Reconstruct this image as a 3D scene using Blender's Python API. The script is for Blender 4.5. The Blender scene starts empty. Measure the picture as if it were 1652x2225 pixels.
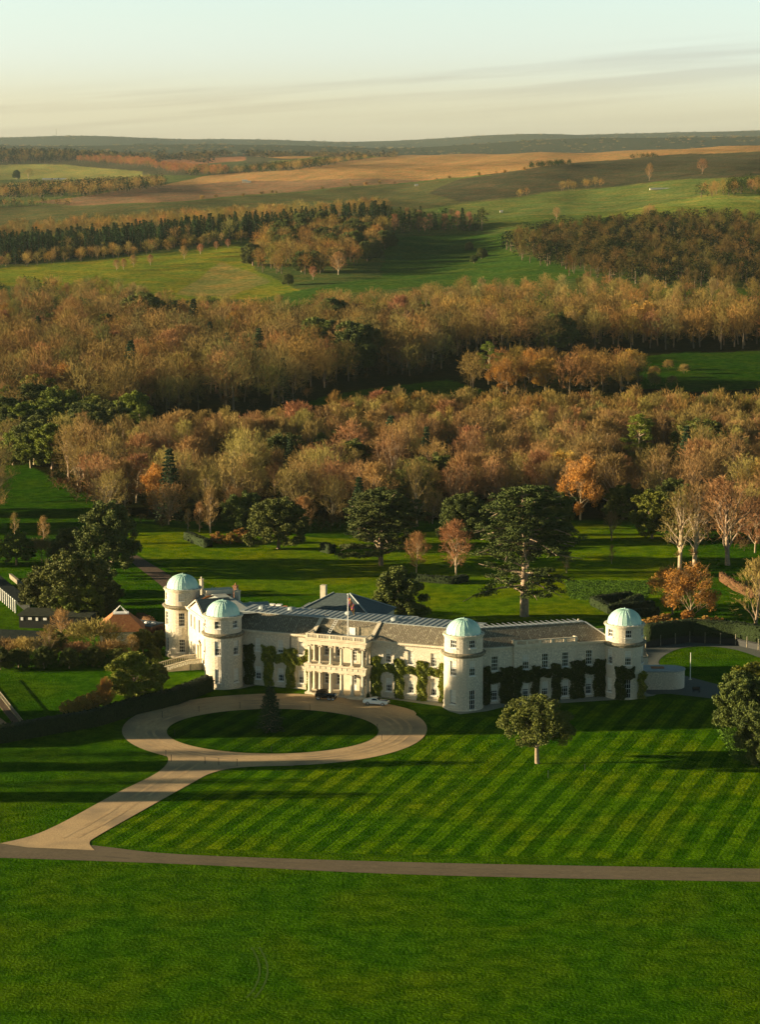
import bpy, math, random
import numpy as np
rad = math.radians
S = bpy.context.scene
COL = S.collection

# ------------------------------------------------------------------ camera, sky, sun, exposure
PITCH = math.atan(792 / 5000); H = 98.0
K = 1.00848; F = 5000 / K; CU = 826.0; CV = 1112.5
cam = bpy.data.cameras.new("camera"); cam_o = bpy.data.objects.new("camera", cam); COL.objects.link(cam_o)
cam_o.location = (0, 0, H); cam_o.rotation_euler = (rad(90) - PITCH, 0, 0)
cam.sensor_fit = 'VERTICAL'; cam.sensor_height = 36; cam.sensor_width = 36
cam.lens = 36 * 5000 / 2244; cam.clip_start = 1; cam.clip_end = 60000
S.camera = cam_o

SUN_EL = rad(9.5); SUN_AZ = rad(2.0)      # sun stands to the left, a touch towards the viewer
sdir = (-math.cos(SUN_EL) * math.cos(SUN_AZ), -math.cos(SUN_EL) * math.sin(SUN_AZ), math.sin(SUN_EL))
sl = bpy.data.lights.new("sun", 'SUN'); so = bpy.data.objects.new("sun", sl); COL.objects.link(so)
sl.energy = 5.0; sl.angle = rad(0.6); sl.color = (1.0, 0.79, 0.48)
from mathutils import Vector
so.rotation_euler = Vector(sdir).to_track_quat('Z', 'Y').to_euler(); so.location = (0, 0, 300)

w = bpy.data.worlds.new("World"); S.world = w; w.use_nodes = True
nt = w.node_tree; N = nt.nodes; L = nt.links
bg = N['Background']; bg.inputs['Strength'].default_value = 0.07
sky = N.new('ShaderNodeTexSky'); sky.sky_type = 'NISHITA'; sky.sun_disc = False
sky.sun_elevation = SUN_EL; sky.sun_rotation = math.atan2(sdir[0], sdir[1])
sky.air_density = 1.0; sky.dust_density = 1.0; sky.ozone_density = 1.2; sky.altitude = 100
tc = N.new('ShaderNodeTexCoord'); sep = N.new('ShaderNodeSeparateXYZ'); L.new(tc.outputs['Generated'], sep.inputs[0])
# thin streaks of high cloud, laid out on the sky sphere
sl_ = N.new('ShaderNodeMath'); sl_.operation = 'MULTIPLY_ADD'; sl_.inputs[1].default_value = -.075; L.new(sep.outputs['X'], sl_.inputs[0]); L.new(sep.outputs['Z'], sl_.inputs[2])
cmb = N.new('ShaderNodeCombineXYZ'); L.new(sep.outputs['X'], cmb.inputs[0]); L.new(sep.outputs['Y'], cmb.inputs[1]); L.new(sl_.outputs[0], cmb.inputs[2])
mp = N.new('ShaderNodeMapping'); mp.inputs['Scale'].default_value = (2.0, 2.0, 60); L.new(cmb.outputs[0], mp.inputs[0])
cn = N.new('ShaderNodeTexNoise'); cn.inputs['Scale'].default_value = 2.6; cn.inputs['Detail'].default_value = 6; L.new(mp.outputs[0], cn.inputs['Vector'])
cr = N.new('ShaderNodeValToRGB'); cr.color_ramp.elements[0].position = .44; cr.color_ramp.elements[1].position = .60
L.new(cn.outputs['Fac'], cr.inputs[0])
mps = N.new('ShaderNodeSeparateXYZ'); L.new(mp.outputs[0], mps.inputs[0])
band = N.new('ShaderNodeMapRange'); band.interpolation_type = 'SMOOTHSTEP'
band.inputs['From Min'].default_value = 0.040 * 60; band.inputs['From Max'].default_value = 0.031 * 60; L.new(mps.outputs['Z'], band.inputs['Value'])
band2 = N.new('ShaderNodeMapRange'); band2.interpolation_type = 'SMOOTHSTEP'; band2.inputs['To Min'].default_value = .25
band2.inputs['From Min'].default_value = 0.006 * 60; band2.inputs['From Max'].default_value = 0.027 * 60; L.new(mps.outputs['Z'], band2.inputs['Value'])
bb = N.new('ShaderNodeMath'); bb.operation = 'MULTIPLY'; L.new(band.outputs[0], bb.inputs[0]); L.new(band2.outputs[0], bb.inputs[1]); band = bb
mul = N.new('ShaderNodeMath'); mul.operation = 'MULTIPLY'; L.new(cr.outputs[0], mul.inputs[0]); L.new(band.outputs[0], mul.inputs[1])
mul2 = N.new('ShaderNodeMath'); mul2.operation = 'MULTIPLY'; mul2.inputs[1].default_value = .62; L.new(mul.outputs[0], mul2.inputs[0])
tint = N.new('ShaderNodeMix'); tint.data_type = 'RGBA'; tint.blend_type = 'MULTIPLY'; tint.inputs[0].default_value = 1
el = N.new('ShaderNodeValToRGB'); el.color_ramp.interpolation = 'EASE'
e0, e1 = el.color_ramp.elements; e0.position = 0.0; e0.color = (1.40, 1.45, 1.98, 1); e1.position = .6; e1.color = (.17, .28, .25, 1)
for ps, cc in ((.0155, (1.31, 1.42, 1.95)), (.035, (1.25, 1.40, 2.05)), (.065, (1.26, 1.37, 1.75)), (.12, (.75, .95, 1.05)), (.3, (.32, .44, .44))): q = el.color_ramp.elements.new(ps); q.color = (*cc, 1)
L.new(sep.outputs['Z'], el.inputs[0]); L.new(el.outputs[0], tint.inputs[7])
L.new(sky.outputs[0], tint.inputs[6])
mx = N.new('ShaderNodeMix'); mx.data_type = 'RGBA'; L.new(mul2.outputs[0], mx.inputs[0]); L.new(tint.outputs[2], mx.inputs[6])
dk = N.new('ShaderNodeMix'); dk.data_type = 'RGBA'; dk.blend_type = 'MULTIPLY'; dk.inputs[0].default_value = 1; L.new(tint.outputs[2], dk.inputs[6]); dk.inputs[7].default_value = (.77, .735, .745, 1); L.new(dk.outputs[2], mx.inputs[7])
L.new(mx.outputs[2], bg.inputs['Color'])
S.view_settings.view_transform = 'Standard'; S.view_settings.look = 'None'
S.view_settings.exposure = 1.55; S.view_settings.gamma = 1
S.cycles.max_bounces = 5; S.cycles.diffuse_bounces = 2; S.cycles.glossy_bounces = 2; S.cycles.transmission_bounces = 2
S.cycles.volume_bounces = 0; S.cycles.transparent_max_bounces = 4
S.cycles.use_denoising = True

# ------------------------------------------------------------------ image <-> world helpers (photo laid out at 1652 px width)
def ray(u, v):
    x = (u - CU) / F; y = (v - CV) / F
    return (x, math.cos(PITCH) - y * math.sin(PITCH), -math.sin(PITCH) - y * math.cos(PITCH))
def g(u, v, z=0.):
    r = ray(u, v); t = (H - z) / -r[2]
    return (r[0] * t, r[1] * t)
def proj(x, y, z):
    d = y * math.cos(PITCH) + (H - z) * math.sin(PITCH); dn = (H - z) * math.cos(PITCH) - y * math.sin(PITCH)
    return CU + F * x / d, CV + F * dn / d

# ------------------------------------------------------------------ terrain
TU = np.array([-500, 0, 413, 826, 1240, 1652, 2200.])
TY = np.array([0, 620, 800, 950, 1200, 1500, 1800, 2300, 3000, 4000, 5000, 6500, 7600, 9500, 11500, 15500, 17000, 20000, 30000.])
TZ = np.array([
 [0, 0, 0, 1, 4, 14, 22, 32, 34, 38, 58, 88, 70, 112, 90, 180, 186, 120, 60],
 [0, 0, 0, 1, 5, 15, 23, 33, 36, 40, 60, 88, 70, 112, 90, 182, 186, 120, 60],
 [0, 0, 0, 2, 6, 18, 28, 38, 44, 54, 66, 80, 68, 116, 90, 184, 188, 120, 60],
 [0, 0, 0, 3, 8, 19, 33, 46, 58, 72, 79, 82, 66, 122, 90, 152, 158, 120, 60],
 [0, 0, 0, 4, 9, 20, 36, 60, 76, 88, 90, 86, 68, 140, 95, 212, 218, 130, 60],
 [0, 0, 0, 4, 10, 26, 46, 70, 88, 100, 104, 90, 70, 150, 100, 226, 232, 130, 60],
 [0, 0, 0, 4, 12, 30, 52, 76, 94, 104, 106, 90, 70, 152, 100, 232, 238, 130, 60.]])
def pchip_eval(xs, ys, x):
    # smooth monotone-ish cubic along one axis, ys may be (n,) ; x array
    h = np.diff(xs); dl = np.diff(ys) / h
    m = np.zeros_like(ys); m[1:-1] = np.where(dl[:-1] * dl[1:] > 0, 2 * dl[:-1] * dl[1:] / (dl[:-1] + dl[1:] + 1e-12), 0)
    m[0] = 0; m[-1] = dl[-1]
    i = np.clip(np.searchsorted(xs, x) - 1, 0, len(xs) - 2); t = (x - xs[i]) / h[i]
    return ((1 + 2 * t) * (1 - t) ** 2 * ys[i] + t * (1 - t) ** 2 * h[i] * m[i] + t * t * (3 - 2 * t) * ys[i + 1] + t * t * (t - 1) * h[i] * m[i + 1])
def terrain(x, y):
    x = np.asarray(x, float); y = np.asarray(y, float)
    yy = np.clip(y, 0, 29999)
    u = np.clip(CU + F * x / np.maximum(y * .988 + 14, 1), -500, 2200)
    rows = [pchip_eval(TY, r, yy) for r in TZ]
    z = np.zeros_like(yy)
    for k in range(len(TU) - 1):
        m = (u >= TU[k]) & (u <= TU[k + 1]); t = (u - TU[k]) / (TU[k + 1] - TU[k]); t = t * t * (3 - 2 * t)
        z = np.where(m, rows[k] * (1 - t) + rows[k + 1] * t, z)
    amp = np.clip((y - 900) / 700, 0, 1) * np.clip((9000 - y) / 2500, 0.15, 1)
    z = z + amp * (3.4 * np.sin(x / 95 + y / 260 + .6) + 1.5 * np.sin(x / 50 - y / 170 + 2.) + .4 * np.sin(x / 23 + y / 67))
    z = z + np.clip((y - 7800) / 900, 0, 1) * (9 * np.sin(x / 420 + .7 + y / 2500) + 5 * np.sin(x / 210 + y / 900))
    # a dry valley on the right below the upper slope
    z = z - 9 * np.exp(-((x - 60) / 70) ** 2 - ((y - 1750) / 260) ** 2)
    return z
def tz(x, y): return float(terrain(x, y))
def gt(u, v):
    # where the view ray at (u,v) meets the terrain
    r = ray(u, v); t = np.geomspace(250, 24000, 2600)
    x = r[0] * t; y = r[1] * t; z = H + r[2] * t
    hit = np.where(z < terrain(x, y))[0]
    i = hit[0] if len(hit) else -1
    a, b = t[i - 1], t[i]
    for _ in range(12):
        m = (a + b) / 2
        if H + r[2] * m < tz(r[0] * m, r[1] * m): b = m
        else: a = m
    return (r[0] * b, r[1] * b, H + r[2] * b)

# ------------------------------------------------------------------ materials
MATS = {}
def mat(name, c1, c2=None, scale=5., rough=.85, bump=0., detail=4., mid=.5, width=.35, c3=None, s3=.3, stretch=None, rand=0., metal=0., attr=None, trans=0., bscale=None, spec=.2, bdist=.1):
    if name in MATS: return MATS[name]
    m = bpy.data.materials.new(name); m.use_nodes = True; n = m.node_tree.nodes; l = m.node_tree.links
    p = n['Principled BSDF']; p.inputs['Roughness'].default_value = rough; p.inputs['Metallic'].default_value = metal
    p.inputs['Specular IOR Level'].default_value = spec
    t = n.new('ShaderNodeTexCoord'); vec = t.outputs['Object']
    if stretch:
        mpn = n.new('ShaderNodeMapping'); mpn.inputs['Scale'].default_value = stretch[:3]
        if len(stretch) > 3: mpn.inputs['Rotation'].default_value = (0, 0, stretch[3])
        l.new(vec, mpn.inputs[0]); svec = mpn.outputs[0]
    else: svec = vec
    out = None
    if c2:
        no = n.new('ShaderNodeTexNoise'); no.inputs['Scale'].default_value = scale; no.inputs['Detail'].default_value = detail; l.new(svec, no.inputs['Vector'])
        r = n.new('ShaderNodeMapRange'); r.inputs['From Min'].default_value = mid - width / 2; r.inputs['From Max'].default_value = mid + width / 2
        l.new(no.outputs['Fac'], r.inputs['Value'])
        x = n.new('ShaderNodeMix'); x.data_type = 'RGBA'; l.new(r.outputs[0], x.inputs[0]); x.inputs[6].default_value = (*c1, 1); x.inputs[7].default_value = (*c2, 1)
        out = x.outputs[2]
    if attr:
        a = n.new('ShaderNodeAttribute'); a.attribute_name = attr
        if out:
            x = n.new('ShaderNodeMix'); x.data_type = 'RGBA'; x.blend_type = 'MULTIPLY'; x.inputs[0].default_value = 1
            l.new(a.outputs['Color'], x.inputs[6]); l.new(out, x.inputs[7]); out = x.outputs[2]
        else: out = a.outputs['Color']
    if c3:
        no3 = n.new('ShaderNodeTexNoise'); no3.inputs['Scale'].default_value = s3; no3.inputs['Detail'].default_value = 3; l.new(vec, no3.inputs['Vector'])
        r3 = n.new('ShaderNodeMapRange'); r3.inputs['From Min'].default_value = .45; r3.inputs['From Max'].default_value = .68; l.new(no3.outputs['Fac'], r3.inputs['Value'])
        x = n.new('ShaderNodeMix'); x.data_type = 'RGBA'; l.new(r3.outputs[0], x.inputs[0])
        if out: l.new(out, x.inputs[6])
        else: x.inputs[6].default_value = (*c1, 1)
        x.inputs[7].default_value = (*c3, 1); out = x.outputs[2]
    if rand:
        oi = n.new('ShaderNodeObjectInfo'); hs = n.new('ShaderNodeHueSaturation')
        a1 = n.new('ShaderNodeMapRange'); a1.inputs['To Min'].default_value = .5 - .035 * rand; a1.inputs['To Max'].default_value = .5 + .035 * rand; l.new(oi.outputs['Random'], a1.inputs['Value'])
        mm = n.new('ShaderNodeMath'); mm.operation = 'FRACT'; m7 = n.new('ShaderNodeMath'); m7.operation = 'MULTIPLY'; m7.inputs[1].default_value = 7.31
        l.new(oi.outputs['Random'], m7.inputs[0]); l.new(m7.outputs[0], mm.inputs[0])
        a2 = n.new('ShaderNodeMapRange'); a2.inputs['To Min'].default_value = 1 - .35 * rand; a2.inputs['To Max'].default_value = 1 + .35 * rand; l.new(mm.outputs[0], a2.inputs['Value'])
        l.new(a1.outputs[0], hs.inputs['Hue']); l.new(a2.outputs[0], hs.inputs['Value'])
        if out: l.new(out, hs.inputs['Color'])
        else: hs.inputs['Color'].default_value = (*c1, 1)
        out = hs.outputs[0]
    if out: l.new(out, p.inputs['Base Color'])
    else: p.inputs['Base Color'].default_value = (*c1, 1)
    if bump:
        nb = n.new('ShaderNodeTexNoise'); nb.inputs['Scale'].default_value = bscale or scale; nb.inputs['Detail'].default_value = 5; l.new(svec, nb.inputs['Vector'])
        b = n.new('ShaderNodeBump'); b.inputs['Strength'].default_value = bump; b.inputs['Distance'].default_value = bdist
        l.new(nb.outputs['Fac'], b.inputs['Height']); l.new(b.outputs[0], p.inputs['Normal'])
    if trans:
        tr = n.new('ShaderNodeBsdfTranslucent'); ms = n.new('ShaderNodeMixShader'); ms.inputs[0].default_value = trans
        if out: l.new(out, tr.inputs['Color'])
        else: tr.inputs['Color'].default_value = (*c1, 1)
        l.new(p.outputs[0], ms.inputs[1]); l.new(tr.outputs[0], ms.inputs[2]); l.new(ms.outputs[0], n['Material Output'].inputs['Surface'])
    MATS[name] = m
    return m

# ------------------------------------------------------------------ mesh builder
class MB:
    def __init__(s): s.v = []; s.f = []; s.m = []
    def quad(s, a, b, c, d, m=0):
        i = len(s.v); s.v += [a, b, c, d]; s.f.append((i, i + 1, i + 2, i + 3)); s.m.append(m)
    def tri(s, a, b, c, m=0):
        i = len(s.v); s.v += [a, b, c]; s.f.append((i, i + 1, i + 2)); s.m.append(m)
    def poly(s, pts, m=0):
        i = len(s.v); s.v += list(pts); s.f.append(tuple(range(i, i + len(pts)))); s.m.append(m)
    def box(s, x0, x1, y0, y1, z0, z1, m=0, T=None):
        c = [(x0, y0, z0), (x1, y0, z0), (x1, y1, z0), (x0, y1, z0), (x0, y0, z1), (x1, y0, z1), (x1, y1, z1), (x0, y1, z1)]
        if T: c = [T(*p) for p in c]
        i = len(s.v); s.v += c
        for f in ((0, 3, 2, 1), (4, 5, 6, 7), (0, 1, 5, 4), (1, 2, 6, 5), (2, 3, 7, 6), (3, 0, 4, 7)):
            s.f.append(tuple(i + k for k in f)); s.m.append(m)
    def prism(s, pts, z0, z1, m=0, T=None):       # pts counter-clockwise in xy
        n = len(pts); i = len(s.v)
        c = [(p[0], p[1], z0) for p in pts] + [(p[0], p[1], z1) for p in pts]
        if T: c = [T(*p) for p in c]
        s.v += c
        s.f.append(tuple(i + k for k in reversed(range(n)))); s.m.append(m)
        s.f.append(tuple(i + n + k for k in range(n))); s.m.append(m)
        for k in range(n):
            j = (k + 1) % n; s.f.append((i + k, i + j, i + n + j, i + n + k)); s.m.append(m)
    def lathe(s, prof, seg=24, cx=0., cy=0., m=0, a0=0., a1=2 * math.pi, T=None):
        i = len(s.v); full = abs(a1 - a0 - 2 * math.pi) < 1e-6; n = seg if full else seg + 1
        for r, z in prof:
            for k in range(n):
                a = a0 + (a1 - a0) * k / seg; p = (cx + r * math.cos(a), cy + r * math.sin(a), z)
                s.v.append(T(*p) if T else p)
        for j in range(len(prof) - 1):
            for k in range(seg):
                k2 = (k + 1) % n
                s.f.append((i + j * n + k, i + j * n + k2, i + (j + 1) * n + k2, i + (j + 1) * n + k)); s.m.append(m)
    def tube(s, a, b, r0, r1, n=6, m=0, cap=True):
        a = np.array(a, float); b = np.array(b, float); d = b - a; d /= np.linalg.norm(d) + 1e-9
        q = np.cross(d, (0, 0, 1.)) if abs(d[2]) < .9 else np.cross(d, (1., 0, 0)); q /= np.linalg.norm(q); e = np.cross(d, q)
        i = len(s.v)
        for c, r in ((a, r0), (b, r1)):
            for k in range(n):
                t = 2 * math.pi * k / n; s.v.append(tuple(c + r * (q * math.cos(t) + e * math.sin(t))))
        for k in range(n):
            j = (k + 1) % n; s.f.append((i + k, i + j, i + n + j, i + n + k)); s.m.append(m)
        if cap: s.f.append(tuple(i + n + k for k in range(n))); s.m.append(m)
    def build(s, name, mats, parent=None, loc=(0, 0, 0), smooth=False, rot=None):
        me = bpy.data.meshes.new(name); me.from_pydata([tuple(map(float, p)) for p in s.v], [], s.f)
        mats = mats if isinstance(mats, (list, tuple)) else [mats]
        for k in mats: me.materials.append(k)
        me.polygons.foreach_set('material_index', np.array(s.m, dtype=np.int32))
        if smooth: me.polygons.foreach_set('use_smooth', np.ones(len(s.f), dtype=bool))
        me.update()
        return link(name, me, parent, loc, rot)
def link(name, me, parent=None, loc=(0, 0, 0), rot=None):
    o = bpy.data.objects.new(name, me); COL.objects.link(o); o.location = loc
    if rot is not None: o.rotation_euler = rot
    if parent: o.parent = parent
    return o
def tag(o, label, cat, group=None):
    o['label'] = label; o['category'] = cat
    if group: o['group'] = group
    return o
def thing(name, label, cat, loc=(0, 0, 0), rz=0., group=None):
    o = bpy.data.objects.new(name, None); COL.objects.link(o); o.location = loc; o.rotation_euler = (0, 0, rz)
    return tag(o, label, cat, group)
def struct(o, kind='structure'):
    o['kind'] = kind; return o
def np_mesh(name, V, Fc, mats, midx=None, col=None, smooth=False):
    # V (n,3), Fc (m,k) constant k
    me = bpy.data.meshes.new(name); k = Fc.shape[1]
    me.vertices.add(len(V)); me.vertices.foreach_set('co', np.ascontiguousarray(V, dtype=np.float32).ravel())
    me.loops.add(Fc.size); me.loops.foreach_set('vertex_index', np.ascontiguousarray(Fc, dtype=np.int32).ravel())
    me.polygons.add(len(Fc)); me.polygons.foreach_set('loop_start', np.arange(0, Fc.size, k, dtype=np.int32))
    for q in (mats if isinstance(mats, (list, tuple)) else [mats]): me.materials.append(q)
    if midx is not None: me.polygons.foreach_set('material_index', np.asarray(midx, dtype=np.int32))
    if smooth: me.polygons.foreach_set('use_smooth', np.ones(len(Fc), dtype=bool))
    if col is not None:
        a = me.color_attributes.new('tint', 'FLOAT_COLOR', 'POINT')
        c4 = np.ones((len(V), 4), dtype=np.float32); c4[:, :3] = col; a.data.foreach_set('color', c4.ravel())
    me.update(calc_edges=True)
    return me
def inpoly(px, py, poly):
    px = np.asarray(px, float); py = np.asarray(py, float); r = np.zeros(px.shape, bool); n = len(poly)
    for i in range(n):
        x0, y0 = poly[i]; x1, y1 = poly[(i + 1) % n]
        if y0 == y1: continue
        c = ((y0 > py) != (y1 > py)) & (px < (x1 - x0) * (py - y0) / (y1 - y0) + x0)
        r ^= c
    return r
def smooth_pts(pts, n=6, closed=True):
    out = []; m = len(pts)
    rng = range(m) if closed else range(m - 1)
    for i in rng:
        p0 = pts[(i - 1) % m] if closed or i > 0 else pts[i]; p1 = pts[i]; p2 = pts[(i + 1) % m]; p3 = pts[(i + 2) % m] if closed or i < m - 2 else p2
        for k in range(n):
            t = k / n
            out.append(tuple(.5 * ((2 * p1[a]) + (-p0[a] + p2[a]) * t + (2 * p0[a] - 5 * p1[a] + 4 * p2[a] - p3[a]) * t * t + (-p0[a] + 3 * p1[a] - 3 * p2[a] + p3[a]) * t ** 3) for a in (0, 1)))
    if not closed: out.append(pts[-1])
    return out
import mathutils.geometry as mg
def sheet(name, outline, z, m, thick=0.):
    # outline in world xy -> flat sheet
    tri = mg.tessellate_polygon([[Vector((p[0], p[1], 0)) for p in outline]])
    V = np.array([(p[0], p[1], z) for p in outline]); T = np.array([t for t in tri])
    a, b, c = V[T[:, 0]], V[T[:, 1]], V[T[:, 2]]
    up = np.cross(b - a, c - a)[:, 2] < 0; T[up] = T[up][:, ::-1]
    return struct(link(name, np_mesh(name, V, T, m)))

# ------------------------------------------------------------------ ground colours by field, outlined where they lie in the valley
DK = (.022, .028, .010); 
FIELDS = [
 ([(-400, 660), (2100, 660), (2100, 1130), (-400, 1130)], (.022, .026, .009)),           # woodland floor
 ([(-400, 1020), (60, 1010), (120, 1040), (210, 1080), (300, 1128), (2100, 1135), (2100, 1500), (-400, 1500)], (.040, .110, .003)),
 ([(640, 880), (700, 862), (850, 838), (970, 826), (1060, 850), (960, 880)], (.034, .090, .004)),
 ([(1390, 845), (1400, 775), (1500, 765), (1800, 760), (1800, 840), (1500, 850)], (.034, .090, .006)),
 ([(-400, 730), (70, 730), (60, 800), (-400, 880)], (.026, .07, .004)),
 ([(-400, 300), (2100, 300), (2100, 380), (-400, 380)], (.06, .07, .03)),
 ([(-400, 380), (2100, 380), (2100, 660), (-400, 660)], (.075, .12, .025)),
 ([(-400, 362), (150, 357), (310, 374), (300, 388), (-400, 394)], (.20, .23, .06)),
 ([(-400, 300), (560, 305), (560, 338), (150, 346), (-400, 362)], (.035, .032, .02)),
 ([(340, 346), (530, 341), (530, 351), (380, 358)], (.30, .16, .08)),
 ([(380, 358), (530, 351), (570, 368), (430, 380)], (.07, .10, .03)),
 ([(545, 340), (830, 330), (845, 336), (620, 344)], (.32, .20, .07)),
 ([(580, 350), (700, 338), (830, 334), (845, 338), (640, 362)], (.14, .17, .04)),
 ([(70, 440), (360, 400), (440, 382), (640, 368), (840, 338), (1150, 322), (1400, 315), (1900, 318), (1900, 322), (1500, 334), (1300, 349), (1150, 366), (1000, 386), (700, 411), (330, 441), (165, 446)], (.29, .20, .085)),
 ([(70, 440), (360, 402), (600, 392), (850, 388), (930, 392), (700, 411), (330, 441), (165, 446)], (.18, .13, .075)),
 ([(-400, 455), (330, 443), (700, 413), (1000, 389), (1150, 370), (1400, 345), (1900, 325), (1900, 390), (1500, 390), (1180, 420), (920, 455), (800, 470), (500, 482), (200, 503), (-400, 520)], (.075, .095, .028)),
 ([(1000, 389), (1150, 370), (1400, 345), (1900, 325), (1900, 372), (1500, 388), (1180, 418), (1000, 440), (930, 420)], (.045, .055, .022)),  # slope facing away from the sun, its shade painted as a darker field
 ([(920, 456), (1180, 421), (1500, 389), (1900, 370), (1900, 480), (1300, 478), (1060, 505), (1000, 475)], (.10, .155, .03)),
 ([(1280, 474), (1440, 442), (1545, 421), (1900, 425), (1900, 475)], (.17, .23, .04)),
 ([(-400, 600), (0, 583), (300, 556), (520, 530), (560, 590), (660, 632), (560, 650), (400, 652), (0, 620), (-400, 640)], (.18, .23, .018)),
 ([(380, 640), (480, 570), (540, 590), (590, 612), (500, 645)], (.24, .24, .07)),
 ([(840, 515), (1090, 508), (1110, 545), (1240, 583), (1300, 600), (1100, 620), (900, 622), (700, 645), (560, 690), (440, 670), (560, 650), (640, 632), (830, 600)], (.050, .125, .008)),
]
def grass_mat(name, base=None, attr=None, stripes=None, fine=1.5, bstr=1., yellow=(.16, .17, .03)):
    m = bpy.data.materials.new(name); m.use_nodes = True; n = m.node_tree.nodes; l = m.node_tree.links
    p = n['Principled BSDF']; p.inputs['Roughness'].default_value = .9; p.inputs['Specular IOR Level'].default_value = 0.
    t = n.new('ShaderNodeTexCoord')
    def noise(sc, det=4, dist=0.):
        q = n.new('ShaderNodeTexNoise'); q.inputs['Scale'].default_value = sc; q.inputs['Detail'].default_value = det; q.inputs['Distortion'].default_value = dist
        l.new(t.outputs['Object'], q.inputs['Vector']); return q.outputs['Fac']
    def rng(s, a, b, c, d):
        r = n.new('ShaderNodeMapRange'); r.inputs['From Min'].default_value = a; r.inputs['From Max'].default_value = b
        r.inputs['To Min'].default_value = c; r.inputs['To Max'].default_value = d; l.new(s, r.inputs['Value']); return r.outputs[0]
    def mixc(f, a, b, mode='MIX'):
        x = n.new('ShaderNodeMix'); x.data_type = 'RGBA'; x.blend_type = mode
        if isinstance(f, float): x.inputs[0].default_value = f
        else: l.new(f, x.inputs[0])
        for s, q in ((6, a), (7, b)):
            if isinstance(q, tuple): x.inputs[s].default_value = (*q, 1)
            else: l.new(q, x.inputs[s])
        return x.outputs[2]
    if attr:
        a = n.new('ShaderNodeAttribute'); a.attribute_name = attr; c = a.outputs['Color']
    else: c = base
    br = noise(.06, 5, .6); c = mixc(rng(br, .42, .68, 0., .8), c, mixc(1., c, (1.9, 1.15, 1.1), 'MULTIPLY'))
    md = noise(.35, 5, .4); c = mixc(rng(md, .38, .62, 1., 0.), c, mixc(1., c, (.48, .62, .5), 'MULTIPLY'))
    fn = noise(fine, 6); c = mixc(rng(fn, .35, .6, 1., 0.), c, mixc(1., c, (.62, .68, .6), 'MULTIPLY'))
    if stripes:
        ang, period = stripes
        mp = n.new('ShaderNodeMapping'); mp.inputs['Rotation'].default_value = (0, 0, ang); l.new(t.outputs['Object'], mp.inputs[0])
        nn = noise(.05, 2); 
        sx = n.new('ShaderNodeSeparateXYZ'); l.new(mp.outputs[0], sx.inputs[0])
        wob = n.new('ShaderNodeMath'); wob.operation = 'MULTIPLY_ADD'; wob.inputs[1].default_value = .7; l.new(nn, wob.inputs[0]); l.new(sx.outputs['X'], wob.inputs[2])
        def tri_wave(per, lo, hi):
            q = n.new('ShaderNodeMath'); q.operation = 'MULTIPLY'; q.inputs[1].default_value = 2 * math.pi / per; l.new(wob.outputs[0], q.inputs[0])
            s_ = n.new('ShaderNodeMath'); s_.operation = 'SINE'; l.new(q.outputs[0], s_.inputs[0]); return rng(s_.outputs[0], -.22, .22, lo, hi)
        st = noise(.12, 3)
        big = tri_wave(period, 0., 1.)
        am = n.new('ShaderNodeMath'); am.operation = 'MULTIPLY'; l.new(big, am.inputs[0]); l.new(rng(st, .3, .6, .72, 1.), am.inputs[1])
        c = mixc(am.outputs[0], c, mixc(1., c, (.36, .55, .7), 'MULTIPLY'))
        c = mixc(tri_wave(period / 5.3, 0., .4), c, mixc(1., c, (.5, .58, .5), 'MULTIPLY'))
    if isinstance(c, tuple): p.inputs['Base Color'].default_value = (*c, 1)
    else: l.new(c, p.inputs['Base Color'])
    b = n.new('ShaderNodeBump'); b.inputs['Strength'].default_value = bstr; b.inputs['Distance'].default_value = .2
    l.new(noise(fine * 1.6, 5), b.inputs['Height']); l.new(b.outputs[0], p.inputs['Normal'])
    return m
M_ground = grass_mat('grass_ground', attr='tint')
M_lawn = grass_mat('lawn_stripes', base=(.098, .205, .002), stripes=(rad(19), 4.1))
M_lawn_plain = grass_mat('lawn_plain', base=(.050, .130, .002), stripes=(rad(22), 4.7), fine=2.)
M_border = grass_mat('grass_verge', base=(.12, .17, .02), fine=2.)

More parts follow.
